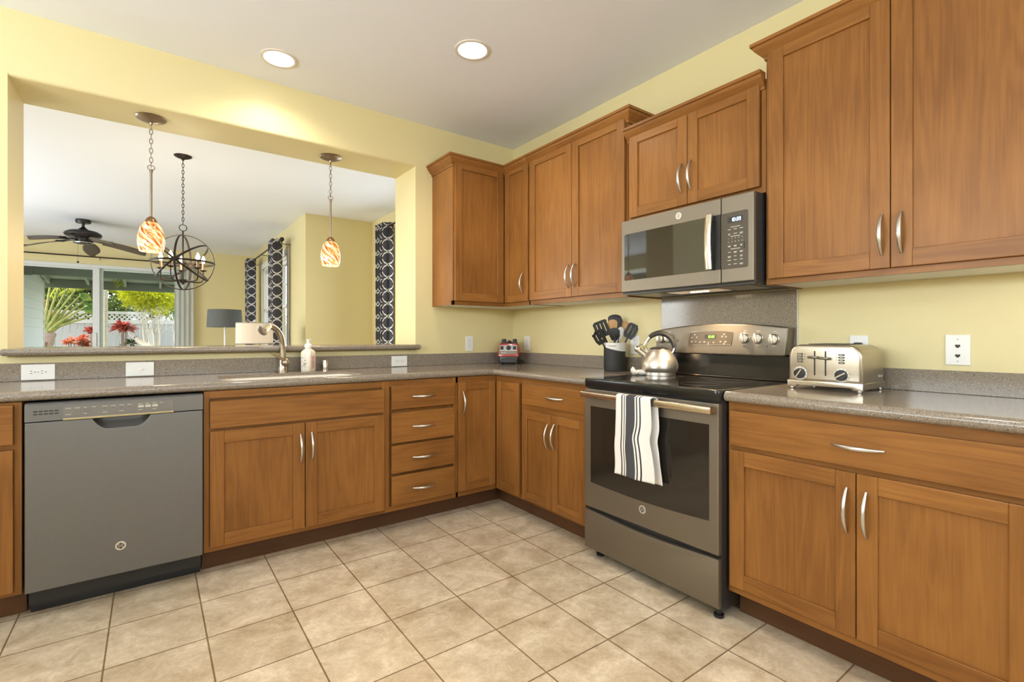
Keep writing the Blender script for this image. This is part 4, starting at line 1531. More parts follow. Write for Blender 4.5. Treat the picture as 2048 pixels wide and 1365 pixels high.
MB().tube(hl, [0.008, 0.009, 0.010, 0.010], 12, flat=0.6, up=(0, 1, 0)).build('handle_bracket', CHROME, kt)
MB().tube([(0.080 * math.cos(math.radians(a)) - 0.002, 0, 0.142 + 0.090 * math.sin(math.radians(a))) for a in range(48, 176, 9)], [0.011, 0.0125] + [0.0135] * 11 + [0.012, 0.011], 14).build('handle_grip', BLACKM, kt, smooth=60)
MB().tube([(-0.080, 0, 0.150), (-0.078, 0, 0.138), (-0.070, 0, 0.124)], [0.010, 0.009, 0.009], 12).build('handle_bracket', CHROME, kt)

# spoon rest lying left of the kettle
PORC = mat('white_porcelain', (0.74, 0.70, 0.63), 0.18)
sr = thing('spoon_rest', 'white ladle-shaped spoon rest lying on the cooktop left of the kettle', 'spoon rest', (-0.300, -1.585, 0.9226), math.radians(128))
Mb = T(0.030, 0.006, 0.0225) @ Matrix.Rotation(math.radians(-78), 4, 'Z') @ Matrix.Rotation(math.radians(62), 4, 'X')
MB().lathe([(0.0, -0.020), (0.014, -0.018), (0.022, -0.010), (0.0255, 0.002), (0.0245, 0.004), (0.020, -0.006), (0.012, -0.013), (0.0, -0.015)], seg=28, M=Mb).build('bowl', PORC, sr, smooth=60)
MB().tube([(0.020, 0.0, 0.018), (-0.004, -0.002, 0.0165), (-0.04, -0.004, 0.017), (-0.095, -0.006, 0.016)], [0.010, 0.0155, 0.0165, 0.014], 14).build('spoon_handle', PORC, sr, smooth=60)

# utensil crock and its tools
ck = thing('utensil_crock', 'black cylinder crock with slanted white band holding cooking tools', 'utensil holder', (-0.112, -1.232, ZC), math.radians(-46))
MB().lathe([(0.062, 0.0), (0.066, 0.003), (0.068, 0.02), (0.068, 0.178), (0.0645, 0.178), (0.0645, 0.012), (0.0, 0.010)], seg=40).build('crock_body', BLACKM, ck, smooth=40)
mb = MB()
mb.grid(lambda u, v: (0.0687 * math.cos(2 * PI * u), 0.0687 * math.sin(2 * PI * u), (0.160 - 0.017 * math.cos(2 * PI * u + 0.5) - 0.018) * (1 - v) + 0.1795 * v), 40, 3)
mb.grid(lambda u, v: ((0.0687 - 0.005 * v) * math.cos(2 * PI * u), (0.0687 - 0.005 * v) * math.sin(2 * PI * u), 0.1795), 40, 1)
mb.build('crock_band', mat('band_white', (0.72, 0.70, 0.66), 0.35), ck, smooth=40)
mb = MB().text('Cuisinart', 0.0155, RX90, extrude=0.0001)
for v in mb.bm.verts:
    a = v.co.x / 0.069 - 0.30
    v.co = Vector((0.0691 * math.sin(a), -(0.0691 - v.co.y) * math.cos(a), v.co.z + 0.160))
mb.build('lettering', BLACK, ck, smooth=0)

BAMBOO = mat('bamboo', (0.55, 0.32, 0.13), 0.5)
TOOLB = mat('nylon_black', (0.018, 0.017, 0.017), 0.45)


def tool(label, name, cat, tilt, az, L, w, h, slots=0, m=TOOLB, round_=0.015, twist=0.0, r0=0.02, handle_m=TOOLB):
    """long-handled tool standing in the crock; head is a slotted blade"""
    w *= 1.22
    c = Vector((-0.112, -1.232, ZC + 0.0135))
    a = math.radians(az)
    t = thing(name, label, cat, (c.x - 0.018 * math.cos(a), c.y - 0.018 * math.sin(a), c.z), 0, 'cooking tools in the black crock')
    R = Matrix.Rotation(a, 4, 'Z') @ Matrix.Rotation(math.radians(tilt), 4, 'Y')
    MB().tube([(0, 0, 0.004), (0, 0, L * 0.5), (0, 0, L - h * 0.5), (0, 0, L - h + 0.012)], [0.006, 0.0055, 0.0045, 0.0045], 8, M=R).build('handle', handle_m, t)
    M2 = R @ T(0, 0, L - h) @ Matrix.Rotation(math.radians(twist) - a - math.radians(46), 4, 'Z')
    mb = MB()
    w0 = w * 0.68
    if slots:
        sw = 0.0045
        bars = slots + 1
        bw = (w * 0.86 - slots * sw) / bars
        mb.prism([(-w0 / 2, 0), (w0 / 2, 0), (w * 0.46, h * 0.28), (-w * 0.46, h * 0.28)], 1, -0.0016, 0.0016, M=M2)
        mb.prism([(-w * 0.49, h * 0.84), (w * 0.49, h * 0.84), (w * 0.5, h - round_ * 0.6), (w * 0.5 - round_ * 0.6, h), (-w * 0.5 + round_, h), (-w * 0.5, h - round_)], 1, -0.0016, 0.0016, M=M2)
        x = -w * 0.47
        for k in range(bars):
            bb = (w * 0.94 - slots * sw) / bars
            mb.box(x, x + bb, -0.0016, 0.0016, h * 0.27, h * 0.85, M=M2)
            x += bb + sw
    else:
        mb.prism([(-w0 * 0.35, 0), (w0 * 0.35, 0), (w * 0.48, h * 0.4), (w * 0.5, h * 0.7)] + [(w * 0.5 * math.cos(q), h * 0.72 + h * 0.28 * math.sin(q)) for q in [i * PI / 10 for i in range(1, 10)]] + [(-w * 0.5, h * 0.7), (-w * 0.48, h * 0.4)], 1, -0.003, 0.003, bev=0.0012, M=M2)
    mb.build('head', m, t, smooth=30)
    return t


tool('black slotted turner leaning far left in the crock, wide head', 'slotted_turner', 'spatula', 22, 150, 0.325, 0.078, 0.105, 3)
tool('black slotted spoon drooping at the left rim of the crock', 'slotted_spoon', 'spoon', 33, 163, 0.285, 0.058, 0.095, 2, round_=0.028)
tool('black solid turner standing tallest at the back of the crock', 'turner', 'spatula', 3, 60, 0.345, 0.070, 0.085, 0)
tool('bamboo spoon with a round pale head in front of the tallest turner', 'wooden_spoon', 'spoon', 7, 175, 0.315, 0.050, 0.075, 0, BAMBOO, handle_m=BAMBOO)
tool('narrow black slotted turner upright in the middle of the crock', 'slotted_turner', 'spatula', 7, -45, 0.325, 0.050, 0.115, 3, twist=12)
tool('bamboo spatula behind the right-hand black turner', 'wooden_spatula', 'spatula', 17, -28, 0.315, 0.055, 0.085, 0, BAMBOO, handle_m=BAMBOO)
tool('black slotted turner leaning right over the outlet side', 'slotted_turner', 'spatula', 27, -38, 0.318, 0.062, 0.100, 2)
tool('grey plastic spatula with a pointed blade at the right front of the crock', 'scraper', 'spatula', 13, -62, 0.272, 0.034, 0.095, 0, mat('pale_grey_plastic', (0.58, 0.57, 0.56), 0.4))
tool('black ladle head low in the middle front of the crock', 'black_spoon', 'spoon', 8, 215, 0.262, 0.055, 0.080, 0)

# toaster (local x along the wall toward the camera)
ty0 = -2.372
ts = thing('toaster', 'four-slice brushed steel toaster on the worktop right of the stove', 'toaster', (0, ty0, ZC), -PI / 2)
TWd, yf, yb = 0.268, -0.310, -0.072
MB().prism([(0.0, 0.034)] + [(0.268, 0.034)] + arc(0.268 - 0.052, 0.188 - 0.055, 0.052, 0, 90, 8) + arc(0.052, 0.188 - 0.055, 0.052, 90, 180, 8), 1, yf + 0.004, yb, bev=0.013, seg=4).build('toaster_body', STEEL, ts, smooth=50)
bs = MB().prism([(-0.003, 0.009), (0.030, 0.009), (0.038, 0.017), (0.230, 0.017), (0.238, 0.009), (0.271, 0.009), (0.271, 0.037), (-0.003, 0.037)], 1, yf + 0.001, yf + 0.016, bev=0.002)
bs.box(-0.003, 0.010, yf + 0.014, yb + 0.006, 0.009, 0.037, 0.002).box(0.258, 0.271, yf + 0.014, yb + 0.006, 0.012, 0.037, 0.002).box(0.0, 0.268, yb - 0.008, yb + 0.006, 0.009, 0.037, 0.002).box(0.008, 0.260, yf + 0.012, yb, 0.016, 0.036)
bs.build('toaster_base', brushed('base_steel', (0.52, 0.47, 0.39), 0.3, 0, 0.2), ts, smooth=40)
for (x, y) in ((0.012, yf + 0.012), (0.256, yf + 0.012), (0.012, yb - 0.010), (0.256, yb - 0.010)):
    MB().lathe([(0.007, 0.0), (0.008, 0.003), (0.008, 0.010)], (x, y, 0.0002), 12).build('foot', CHROME, ts)
yt = yf + 0.003
for lx, lz in ((0.102, 0.134), (0.142, 0.131)):
    sl = MB().prism(rrect(lx - 0.0025, lx + 0.0025, 0.060, 0.160, 0.0024, 3), 1, yt - 0.0004, yt + 0.003).build('lever_slot', SLOT, ts, smooth=0)
    MB().box(lx - 0.020, lx + 0.019, yt - 0.022, yt - 0.008, lz - 0.005, lz + 0.005, 0.003, seg=2).box(lx - 0.0015, lx + 0.0015, yt - 0.010, yt, lz - 0.004, lz + 0.004).build('lever', mat('lever_dark', (0.16, 0.145, 0.12), 0.3, metal=0.7), ts)
DIAL = mat('dial_ring', (0.70, 0.67, 0.60), 0.35)
for kx, rot in ((0.047, -0.55), (0.199, -1.02)):
    dm = MB().lathe([(0.0275, 0.0), (0.0275, 0.0012), (0.0215, 0.0016)], seg=32, M=RXK, cap=False)
    ring = dm.build('dial_ring', DIAL, ts, loc=(kx, yt, 0.066))
    mb = MB()
    for a in range(-135, 136, 30):
        q = math.radians(90 - a)
        mb.box(0.0245 * math.cos(q) - 0.0011, 0.0245 * math.cos(q) + 0.0011, -0.0021, -0.0013, 0.0245 * math.sin(q) - 0.0014, 0.0245 * math.sin(q) + 0.0014)
    mb.build('dial_numbers', SLOT, ring, smooth=0)
    kb = MB().lathe([(0.0215, 0.0), (0.0205, 0.012), (0.0185, 0.014), (0.0, 0.0145)], seg=28, M=RXK).build('knob', BLACK, ts, loc=(kx, yt - 0.0008, 0.066))
    MB().box(-0.0032, 0.0032, -0.0185, -0.0135, -0.0195, 0.0195, 0.001, M=Matrix.Rotation(-rot, 4, 'Y')).build('pointer', STEEL, kb, smooth=0)
for bx in (0.0465, 0.199):
    for k in range(4):
        bz = 0.146 - k * 0.0105
        b = MB().prism(rrect(bx - 0.0105, bx + 0.0105, bz - 0.0035, bz + 0.0035, 0.0028, 3), 1, yt - 0.0025, yt).build('button', mat('button_brown', (0.045, 0.037, 0.028), 0.35) if k == 0 and bx < 0.1 else bpy.data.materials['button_brown'], ts, smooth=0)
        MB().box(bx - 0.0055, bx + 0.0055, yt - 0.0029, yt - 0.0024, bz - 0.0008, bz + 0.0008).build('button_legend', MARK, b, smooth=0)
    for k in range(3):
        bz = 0.146 - k * 0.0105
        MB().lathe([(0.0014, 0.0), (0.0014, 0.0008), (0.0, 0.0008)], seg=8, M=RXK).build('indicator_lamp', SLOT, ts, loc=(bx + (0.018 if bx < 0.1 else -0.018), yt, bz))
for y in (-0.265, -0.215, -0.165, -0.115):
    MB().prism(rrect(0.065, 0.203, y - 0.013, y + 0.013, 0.006, 3), 2, 0.1862, 0.1886).build('bread_slot', SLOT, ts, smooth=0)
mb = MB().text('Cuisinart', 0.014, T(0.2684, -0.115, 0.060) @ Matrix.Rotation(PI / 2, 4, 'Z') @ RX90, extrude=0.0002)
mb.build('lettering', mat('lettering_pale', (0.80, 0.80, 0.78), 0.3), ts, smooth=0)

# red blender base in the corner
RED = mat('blender_red', (0.36, 0.020, 0.018), 0.25, coat=0.4)
bl = thing('blender_base', 'red and black blender motor base without its jar in the worktop corner', 'blender', (-0.165, -0.172, ZC), math.radians(-41.6))
# front face is local -y
MB().prism(rrect(-0.077, 0.077, -0.098, 0.085, 0.015, 4), 2, 0.012, 0.064, bev=0.003).build('lower_housing', BLACK, bl, smooth=40)
for x in (-0.062, 0.062):
    for y in (-0.080, 0.070):
        MB().lathe([(0.010, 0.0), (0.010, 0.013)], (x, y, 0.0003), 12).build('foot', BLACKM, bl)
MB().box(-0.055, 0.055, -0.1005, -0.097, 0.014, 0.044, 0.002).build('lower_grille', mat('grille_dark', (0.030, 0.032, 0.036), 0.3), bl, smooth=0)
mb = MB()
rings = []
for z, sx_, yf_, yb_, rr in ((0.062, 0.084, -0.108, 0.090, 0.014), (0.080, 0.083, -0.108, 0.089, 0.014), (0.150, 0.073, -0.086, 0.080, 0.014), (0.163, 0.068, -0.078, 0.076, 0.014)):
    rings.append([mb.bm.verts.new((p[0], p[1], z)) for p in rrect(-sx_, sx_, yf_, yb_, rr, 4)])
for a, b in zip(rings, rings[1:]):
    for i in range(len(a)):
        mb.face([a[i], a[(i + 1) % len(a)], b[(i + 1) % len(b)], b[i]])
mb.face(list(reversed(rings[0])))
mb.face(rings[-1])
mb.build('upper_housing', RED, bl, smooth=50)
# sloping control face
slope = math.atan2(0.022, 0.070)
Mf = T(0, -0.1085, 0.080) @ Matrix.Rotation(-slope, 4, 'X')
cf = MB().box(-0.068, 0.068, -0.0015, 0.004, 0.031, 0.073, M=Mf).build('control_plate', mat('blender_plate', (0.42, 0.41, 0.41), 0.4), bl, smooth=0)
MB().box(-0.070, 0.070, -0.0015, 0.004, 0.000, 0.027, M=Mf).build('name_plate', mat('blender_nameplate', (0.21, 0.185, 0.15), 0.4), bl, smooth=0)
MB().box(-0.069, 0.069, -0.003, 0.003, 0.0275, 0.0302, M=Mf).build('plate_trim', mat('plate_trim', (0.75, 0.72, 0.68), 0.35), bl, smooth=0)
MB().text('Vitamix', 0.0125, Mf @ T(-0.038, -0.0018, 0.011) @ RX90, extrude=0.0002).build('lettering', PLATE, bl, smooth=0)
for x in (-0.050, 0.050):
    MB().box(x - 0.012, x + 0.012, -0.007, 0.0, 0.037, 0.065, 0.002, M=Mf).build('rocker_switch', BLACK, bl, smooth=0)
MB().lathe([(0.018, 0.0), (0.0165, 0.010), (0.013, 0.016), (0.0, 0.0165)], seg=20, M=Mf @ T(0.002, -0.0015, 0.051) @ RXK).build('knob', BLACK, bl)
MB().prism(rrect(-0.063, 0.063, -0.060, 0.066, 0.02, 4), 2, 0.162, 0.168).build('jar_platform', BLACKM, bl, smooth=0)
for x in (-0.042, 0.042):
    for y in (-0.045, 0.050):
        MB().prism([(-0.014, 0), (0.014, 0), (0.010, 0.030), (-0.004, 0.034), (-0.014, 0.028)] if x < 0 else [(-0.014, 0), (0.014, 0), (0.014, 0.028), (0.004, 0.034), (-0.010, 0.030)], 1, y - 0.012, y + 0.012, M=T(x, 0, 0.166), bev=0.002).build('jar_post', BLACKM, bl, smooth=0)
MB().lathe([(0.020, 0.0), (0.020, 0.010), (0.012, 0.014), (0.012, 0.020), (0.0, 0.020)], (0, 0, 0.167), 16).build('drive_socket', BLACKM, bl)
MB().tube([(0.070, 0.06, 0.03), (0.105, 0.055, 0.02), (0.115, 0.01, 0.008), (0.098, -0.05, 0.005), (0.092, -0.085, 0.005), (0.105, -0.11, 0.005)], 0.004, 8).build('cord', BLACK, bl)

# =================================================================== CEILING LIGHTS
GLOW = mat('downlight_lens', (1, 1, 1), 0.4, emit=(1.0, 0.93, 0.82), estr=9.0)
TRIMM = mat('downlight_trim', (0.74, 0.68, 0.60), 0.35)


def downlight(x, y, label, watts=26, cone=150):
    t = thing('recessed_light', label, 'ceiling light', (x, y, H), 0, 'recessed lights in the kitchen ceiling')
    MB().lathe([(0.098, 0.0005), (0.098, -0.004), (0.090, -0.007), (0.080, -0.005), (0.078, -0.001), (0.078, 0.0005)], seg=40, cap=False).build('trim_ring', TRIMM, t)
    MB().lathe([(0.079, -0.0015), (0.0, -0.0015)], seg=36, cap=False).build('lens', GLOW, t, smooth=0)
    lamp('recessed_lamp', 'SPOT', (x, y, H - 0.012), watts, (1.0, 0.89, 0.74), radius=0.07, spot=math.radians(cone), blend=0.6)
    return t


downlight(-1.893, -0.309, 'round lit ceiling downlight nearest the pass-through wall')
downlight(-1.048, -1.035, 'round lit ceiling downlight in front of the wall cabinets, right of the other')

for x_, y_ in ((-2.45, -2.75), (-1.30, -2.75)):  # two more downlights, added out of view to brighten the floor
    downlight(x_, y_, 'unseen added ceiling downlight far from the pass-through wall, ' + ('toward the left wall' if x_ < -2 else 'near the largest wall cabinet'), 52, 78)

# =================================================================== PENDANTS
SWIRL = swirl_glass('swirl_art_glass', 0.78)


def chain(mb, x, y, z0, z1, w=0.0085, h=0.030, r=0.0018):
    n = max(1, round((z1 - z0) / (h * 0.80)))
    st = (z1 - z0) / n
    for i in range(n):
        zc = z0 + (i + 0.5) * st
        pts = []
        for k in range(12):
            a = 2 * PI * k / 12
            u, v = w * math.cos(a) * 0.8, (h / 2) * math.sin(a)
            pts.append((x + (u if i % 2 else 0), y + (0 if i % 2 else u), zc + v) if True else None)
        mb.tube(pts, r, 6, closed=True)
    return mb


ANTQ = mat('antique_nickel', (0.30, 0.235, 0.175), 0.28, metal=1.0)


def pendant(x, y, label, zs=1.627):
    t = thing('pendant_light', label, 'pendant light', (x, y, OZ1), 0, 'swirled glass pendants over the bar ledge')
    dz = zs - OZ1
    MB().lathe([(0.074, 0.0), (0.075, -0.004), (0.070, -0.010), (0.050, -0.019), (0.026, -0.026), (0.010, -0.030), (0.0075, -0.040), (0.0, -0.040)], seg=36).build('ceiling_canopy', ANTQ, t)
    chain(MB(), 0, 0, -0.285, -0.040, w=0.010, h=0.034, r=0.0021).build('chain', ANTQ, t)
    MB().tube([(0.017 * math.cos(a), 0, -0.288 + 0.014 * math.sin(a)) for a in [2 * PI * k / 16 for k in range(16)]], 0.0024, 6, closed=True).build('hanging_ring', ANTQ, t)
    MB().cyl((0, 0, -0.30), (0, 0, dz + 0.195), 0.0062, seg=12).lathe([(0.009, -0.315), (0.009, -0.298), (0.0, -0.297)], seg=12).build('stem', ANTQ, t)
    MB().lathe([(0.008, 0.202), (0.014, 0.199), (0.024, 0.188), (0.030, 0.174), (0.031, 0.166), (0.027, 0.163)], (0, 0, dz), seg=28).build('socket_cap', mat('antique_copper', (0.30, 0.17, 0.09), 0.3, metal=0.9) if 'antique_copper' not in bpy.data.materials else bpy.data.materials['antique_copper'], t)
    sh = MB()
    outp = [(0.030, 0.168), (0.040, 0.158), (0.051, 0.140), (0.059, 0.115), (0.0645, 0.085), (0.0660, 0.058), (0.0640, 0.030), (0.0590, 0.008), (0.0570, 0.0)]
    sh.lathe(outp + [(r - 0.004, z) for r, z in reversed(outp)], seg=40, cap=False)
    s_ = sh.build('glass_shade', SWIRL, t, smooth=80, loc=(0, 0, dz))
    MB().ball((0, 0, dz + 0.085), 0.026, 14, sz=1.2).cyl((0, 0, dz + 0.112), (0, 0, dz + 0.164), 0.014, seg=12).build('bulb', mat('bulb_warm', (1, 1, 1), 0.3, emit=(1.0, 0.80, 0.52), estr=25.0) if 'bulb_warm' not in bpy.data.materials else bpy.data.materials['bulb_warm'], t)
    lamp('pendant_lamp', 'POINT', (x, y, zs - 0.012), 5, (1.0, 0.80, 0.55), radius=0.045)
    return t


pendant(-2.480, 0.167, 'swirled glass pendant nearer the left end of the pass-through', 1.627)
pendant(-1.464, 0.181, 'swirled glass pendant nearer the wall cabinets, right side of the pass-through', 1.634)

# =================================================================== ORB CHANDELIER
cx, cy, cz, CR = -2.254, 1.834, 1.787, 0.2385
t = thing('orb_chandelier', 'dark bronze orb chandelier with five candle bulbs beyond the pass-through', 'chandelier', (cx, cy, H))
o0 = cz - H
MB().lathe([(0.068, 0.0), (0.068, -0.004), (0.058, -0.012), (0.030, -0.024), (0.012, -0.030), (0.008, -0.040), (0.0, -0.040)], seg=32).build('ceiling_canopy', BRONZE, t)
chain(MB(), 0, 0, o0 + CR + 0.098, -0.040, w=0.010, h=0.036, r=0.0026).build('chain', BRONZE, t)
MB().tube([(0.028 * math.cos(a), 0, o0 + CR + 0.066 + 0.028 * math.sin(a)) for a in [2 * PI * k / 20 for k in range(20)]], 0.0032, 8, closed=True).build('hanging_ring', BRONZE, t)
MB().cyl((0, 0, o0 - 0.16), (0, 0, o0 + CR + 0.036), 0.0062, seg=10).build('centre_rod', BRONZE, t)
MB().lathe([(0.0, -0.195), (0.010, -0.192), (0.012, -0.180), (0.034, -0.176), (0.036, -0.158), (0.034, -0.150), (0.0, -0.148)], (0, 0, o0), seg=24).build('hub', BRONZE, t)


def hoop(M, r=CR):
    mb = MB()
    n = 64
    w = 0.0085
    for k in range(n):
        pass
    mb.grid(lambda u, v: ((r + 0.0045 * math.cos(2 * PI * v)) * math.cos(2 * PI * u), (r + 0.0045 * math.cos(2 * PI * v)) * math.sin(2 * PI * u), w * math.sin(2 * PI * v)), n, 8, M=T(0, 0, o0) @ M)
    return mb


HA = math.radians(-17)
RZ = Matrix.Rotation(HA, 4, 'Z')
for M in (Matrix.Rotation(PI / 2, 4, 'X'), Matrix.Rotation(PI / 2, 4, 'Y'), Matrix.Identity(4), Matrix.Rotation(math.radians(40), 4, 'Y'), Matrix.Rotation(math.radians(-40), 4, 'Y')):
    hoop(RZ @ M).build('hoop', BRONZE, t, smooth=60)
CAND = mat('candle_sleeve', (0.33, 0.19, 0.11), 0.5)
CBULB = mat('candle_bulb', (1, 1, 1), 0.3, emit=(1.0, 0.80, 0.50), estr=22.0)
for k in range(5):
    a = math.radians(20 + 72 * k)
    ca, sa = math.cos(a), math.sin(a)
    R_ = 0.165
    pts = [(0.03, -0.162), (0.08, -0.166), (0.130, -0.166), (0.152, -0.158), (0.163, -0.140), (0.165, -0.11), (0.165, -0.064)]
    arm = MB().tube([(p * ca, p * sa, o0 + z) for p, z in pts], 0.0052, 8)
    arm.lathe([(0.006, -0.066), (0.012, -0.064), (0.030, -0.054), (0.0305, -0.052), (0.010, -0.056), (0.0, -0.056)], (R_ * ca, R_ * sa, o0), 20)
    am = arm.build('candle_arm', BRONZE, t)
    MB().cyl((R_ * ca, R_ * sa, o0 - 0.056), (R_ * ca, R_ * sa, o0 + 0.008), 0.0105, seg=14).build('candle', CAND, am)
    MB().lathe([(0.006, 0.008), (0.011, 0.018), (0.0165, 0.032), (0.0150, 0.046), (0.0085, 0.064), (0.003, 0.076), (0.0, 0.080)], (R_ * ca, R_ * sa, o0), 16).build('bulb', CBULB, am, smooth=80)
lamp('chandelier_lamp', 'POINT', (cx, cy, cz + 0.05), 8, (1.0, 0.82, 0.58), radius=0.15)

# =================================================================== CEILING FAN
fx, fy = -3.222, 5.478
FAND = mat('fan_bronze', (0.035, 0.030, 0.030), 0.3, metal=0.5)
BLADE = mat('fan_blade_wicker', (0.105, 0.078, 0.052), 0.55, noise=0.3, nscale=60)
t = thing('ceiling_fan', 'dark bronze ceiling fan with leaf-shaped brown blades near the sliding door', 'ceiling fan', (fx, fy, H))
MB().lathe([(0.082, 0.0), (0.084, -0.030), (0.076, -0.048), (0.030, -0.052), (0.0, -0.052)], seg=32).build('ceiling_canopy', FAND, t)
MB().cyl((0, 0, -0.05), (0, 0, -0.12), 0.016, seg=14).lathe([(0.02, -0.10), (0.034, -0.115), (0.066, -0.140), (0.07, -0.146)], seg=24, cap=False).build('downrod', FAND, t)
MB().lathe([(0.0, -0.140), (0.085, -0.143), (0.150, -0.156), (0.190, -0.178), (0.203, -0.200), (0.196, -0.222), (0.165, -0.240), (0.110, -0.250), (0.0, -0.252)], seg=40).build('motor_housing', FAND, t, smooth=60)
MB().lathe([(0.085, -0.25), (0.088, -0.275), (0.080, -0.300), (0.105, -0.305), (0.105, -0.318), (0.075, -0.330), (0.0, -0.334)], seg=32).build('switch_housing', FAND, t, smooth=50)
MB().lathe([(0.107, -0.308), (0.109, -0.314), (0.107, -0.320)], seg=32, cap=False).build('trim_band', CHROME, t)
proto = None
for k in range(5):
    a = math.radians(12 + 72 * k)
    M = Matrix.Rotation(a, 4, 'Z')
    if proto is None:
        bl_ = MB()

        def bfn(u, v):
            x = 0.205 + 0.49 * u
            w = 0.088 * (math.sin(min(1, u * 1.35 + 0.22) * PI / 2)) * math.sqrt(max(0.0, 1 - max(0, (u - 0.55) / 0.45) ** 2.2)) + 0.002
            s_ = (v - 0.5) * 2
            return (x, w * s_, -0.285 - 0.095 * u ** 1.4 - 0.022 * s_ - 0.006 * (1 - s_ * s_))
        bl_.grid(bfn, 26, 6)
        proto = bl_.build('fan_blade', BLADE, t, smooth=60, rot=(0, 0, a))
        sd = proto.modifiers.new('thickness', 'SOLIDIFY')
        sd.thickness = 0.008
        pb = MB().tube([(0.07, 0, -0.286), (0.13, 0, -0.280), (0.20, 0, -0.287)], [0.012, 0.009, 0.010], 8).prism([(0.19, -0.028), (0.30, -0.034), (0.33, 0), (0.30, 0.034), (0.19, 0.028)], 2, -0.294, -0.289).build('blade_iron', FAND, proto, smooth=30)
    else:
        c_ = copy_tree(proto, t)
        c_.rotation_euler = (0, 0, a)
MB().cyl((-0.056, 0.01, -0.33), (-0.056, 0.01, -0.565), 0.0013, seg=6).ball((-0.056, 0.01, -0.578), 0.014, 12).build('pull_chain', FAND, t)

# =================================================================== CURTAINS AND RODS
TREL = trellis_cloth('trellis_curtain')
SHEER = leaf_mat('sheer_white', (0.84, 0.85, 0.83), (0.86, 0.86, 0.84), 0.65)


def curtain(name, label, x, y, width, waves, amp, z0, z1, along, m, cloth_w, group=None):
    """pleated panel: folds run along axis 'along' (0: x, 1: y)"""
    mb = MB()

    def fn(u, v):
        a = width * (u - 0.5)
        b = amp * math.sin(u * waves * 2 * PI) * (0.85 + 0.15 * v)
        z = z0 + (z1 - z0) * v
        return (x + a, y + b, z) if along == 0 else (x + b, y + a, z)
    n = waves * 20
    mb.grid(fn, n, 8, uvfn=lambda u, v: (u * cloth_w, v * (z1 - z0)))
    o = mb.build(name, m, smooth=180)
    sd = o.modifiers.new('thickness', 'SOLIDIFY')
    sd.thickness = 0.003
    return tag(o, label, 'curtain', group)


def rod(name, label, p0, p1, brackets, wall_dir, fin=(True, True), r=0.011):
    t = thing(name, label, 'curtain rod', p0)
    P0, P1 = Vector(p0), Vector(p1)
    d = (P1 - P0)
    MB().cyl((0, 0, 0), tuple(d), r, seg=12).build('rod', BRONZE, t)
    dn = d.normalized()
    for e, on in ((Vector((0, 0, 0)), fin[0]), (d, fin[1])):
        if on:
            s_ = -1 if e.length < 1e-6 else 1
            MB().tube([e, e + dn * s_ * 0.02, e + dn * s_ * 0.03], [r, r * 0.7, r * 0.7], 10).ball(tuple(e + dn * s_ * 0.052), 0.030, 14).build('finial', BRONZE, t)
    for f_ in brackets:
        q = d * f_
        w = Vector(wall_dir)
        MB().tube([q - Vector((0, 0, r)), q + Vector((0, 0, -0.03)), q + w * 0.5 + Vector((0, 0, -0.03)), q + w + Vector((0, 0, -0.03))], 0.005, 8).build('bracket', BRONZE, t)
    return t


rod('curtain_rod', 'dark curtain rod over the two side windows past the chandelier', (-1.035, 3.98, 2.47), (-1.035, 6.75, 2.47), (0.05, 0.5, 0.95), (0.154, 0, 0))
curtain('curtain', 'charcoal trellis curtain at the far end of the side windows', -1.055, 6.42, 0.34, 4, 0.066, 0.04, 2.51, 1, TREL, 0.95, 'trellis curtains')
curtain('curtain', 'charcoal trellis curtain at the near end of the side windows, behind the faucet', -1.055, 4.27, 0.34, 4, 0.066, 0.04, 2.51, 1, TREL, 0.95, 'trellis curtains')
rod('curtain_rod', 'dark curtain rod over the nook window at the right of the pass-through', (-0.150, 2.44, 2.485), (-0.150, 0.62, 2.485), (0.06, 0.94), (0.149, 0, 0), (True, True))
curtain('curtain', 'charcoal trellis curtain at the nook window beside the right jamb of the pass-through', -0.150, 2.48, 0.30, 4, 0.066, 0.04, 2.53, 1, TREL, 0.95, 'trellis curtains')
rod('curtain_rod', 'long dark curtain rod above the sliding door', (-4.95, 7.46, 2.475), (-1.75, 7.46, 2.475), (0.03, 0.555, 0.97), (0, 0.09, 0))
curtain('sheer_curtain', 'white sheer curtain gathered at the right side of the sliding door', -1.985, 7.455, 0.30, 4, 0.020, 0.03, 2.46, 0, SHEER, 0.9)

# =================================================================== LAMPS IN THE FAR ROOM
GREYSH = mat('grey_linen', (0.105, 0.110, 0.105), 0.85, noise=0.35, nscale=90)
DKWOOD = mat('dark_table_wood', (0.10, 0.055, 0.03), 0.4)


def side_table(label, x, y, w, d, h):
    t = thing('side_table', label, 'table', (x, y, 0))
    MB().box(-w / 2, w / 2, -d / 2, d / 2, h - 0.03, h, 0.004).build('tabletop', DKWOOD, t, smooth=0)
    for sx in (-1, 1):
        for sy in (-1, 1):
            MB().box(sx * (w / 2 - 0.035) - 0.02, sx * (w / 2 - 0.035) + 0.02, sy * (d / 2 - 0.035) - 0.02, sy * (d / 2 - 0.035) + 0.02, 0, h - 0.03, 0.002).build('leg', DKWOOD, t, smooth=0)
    return t


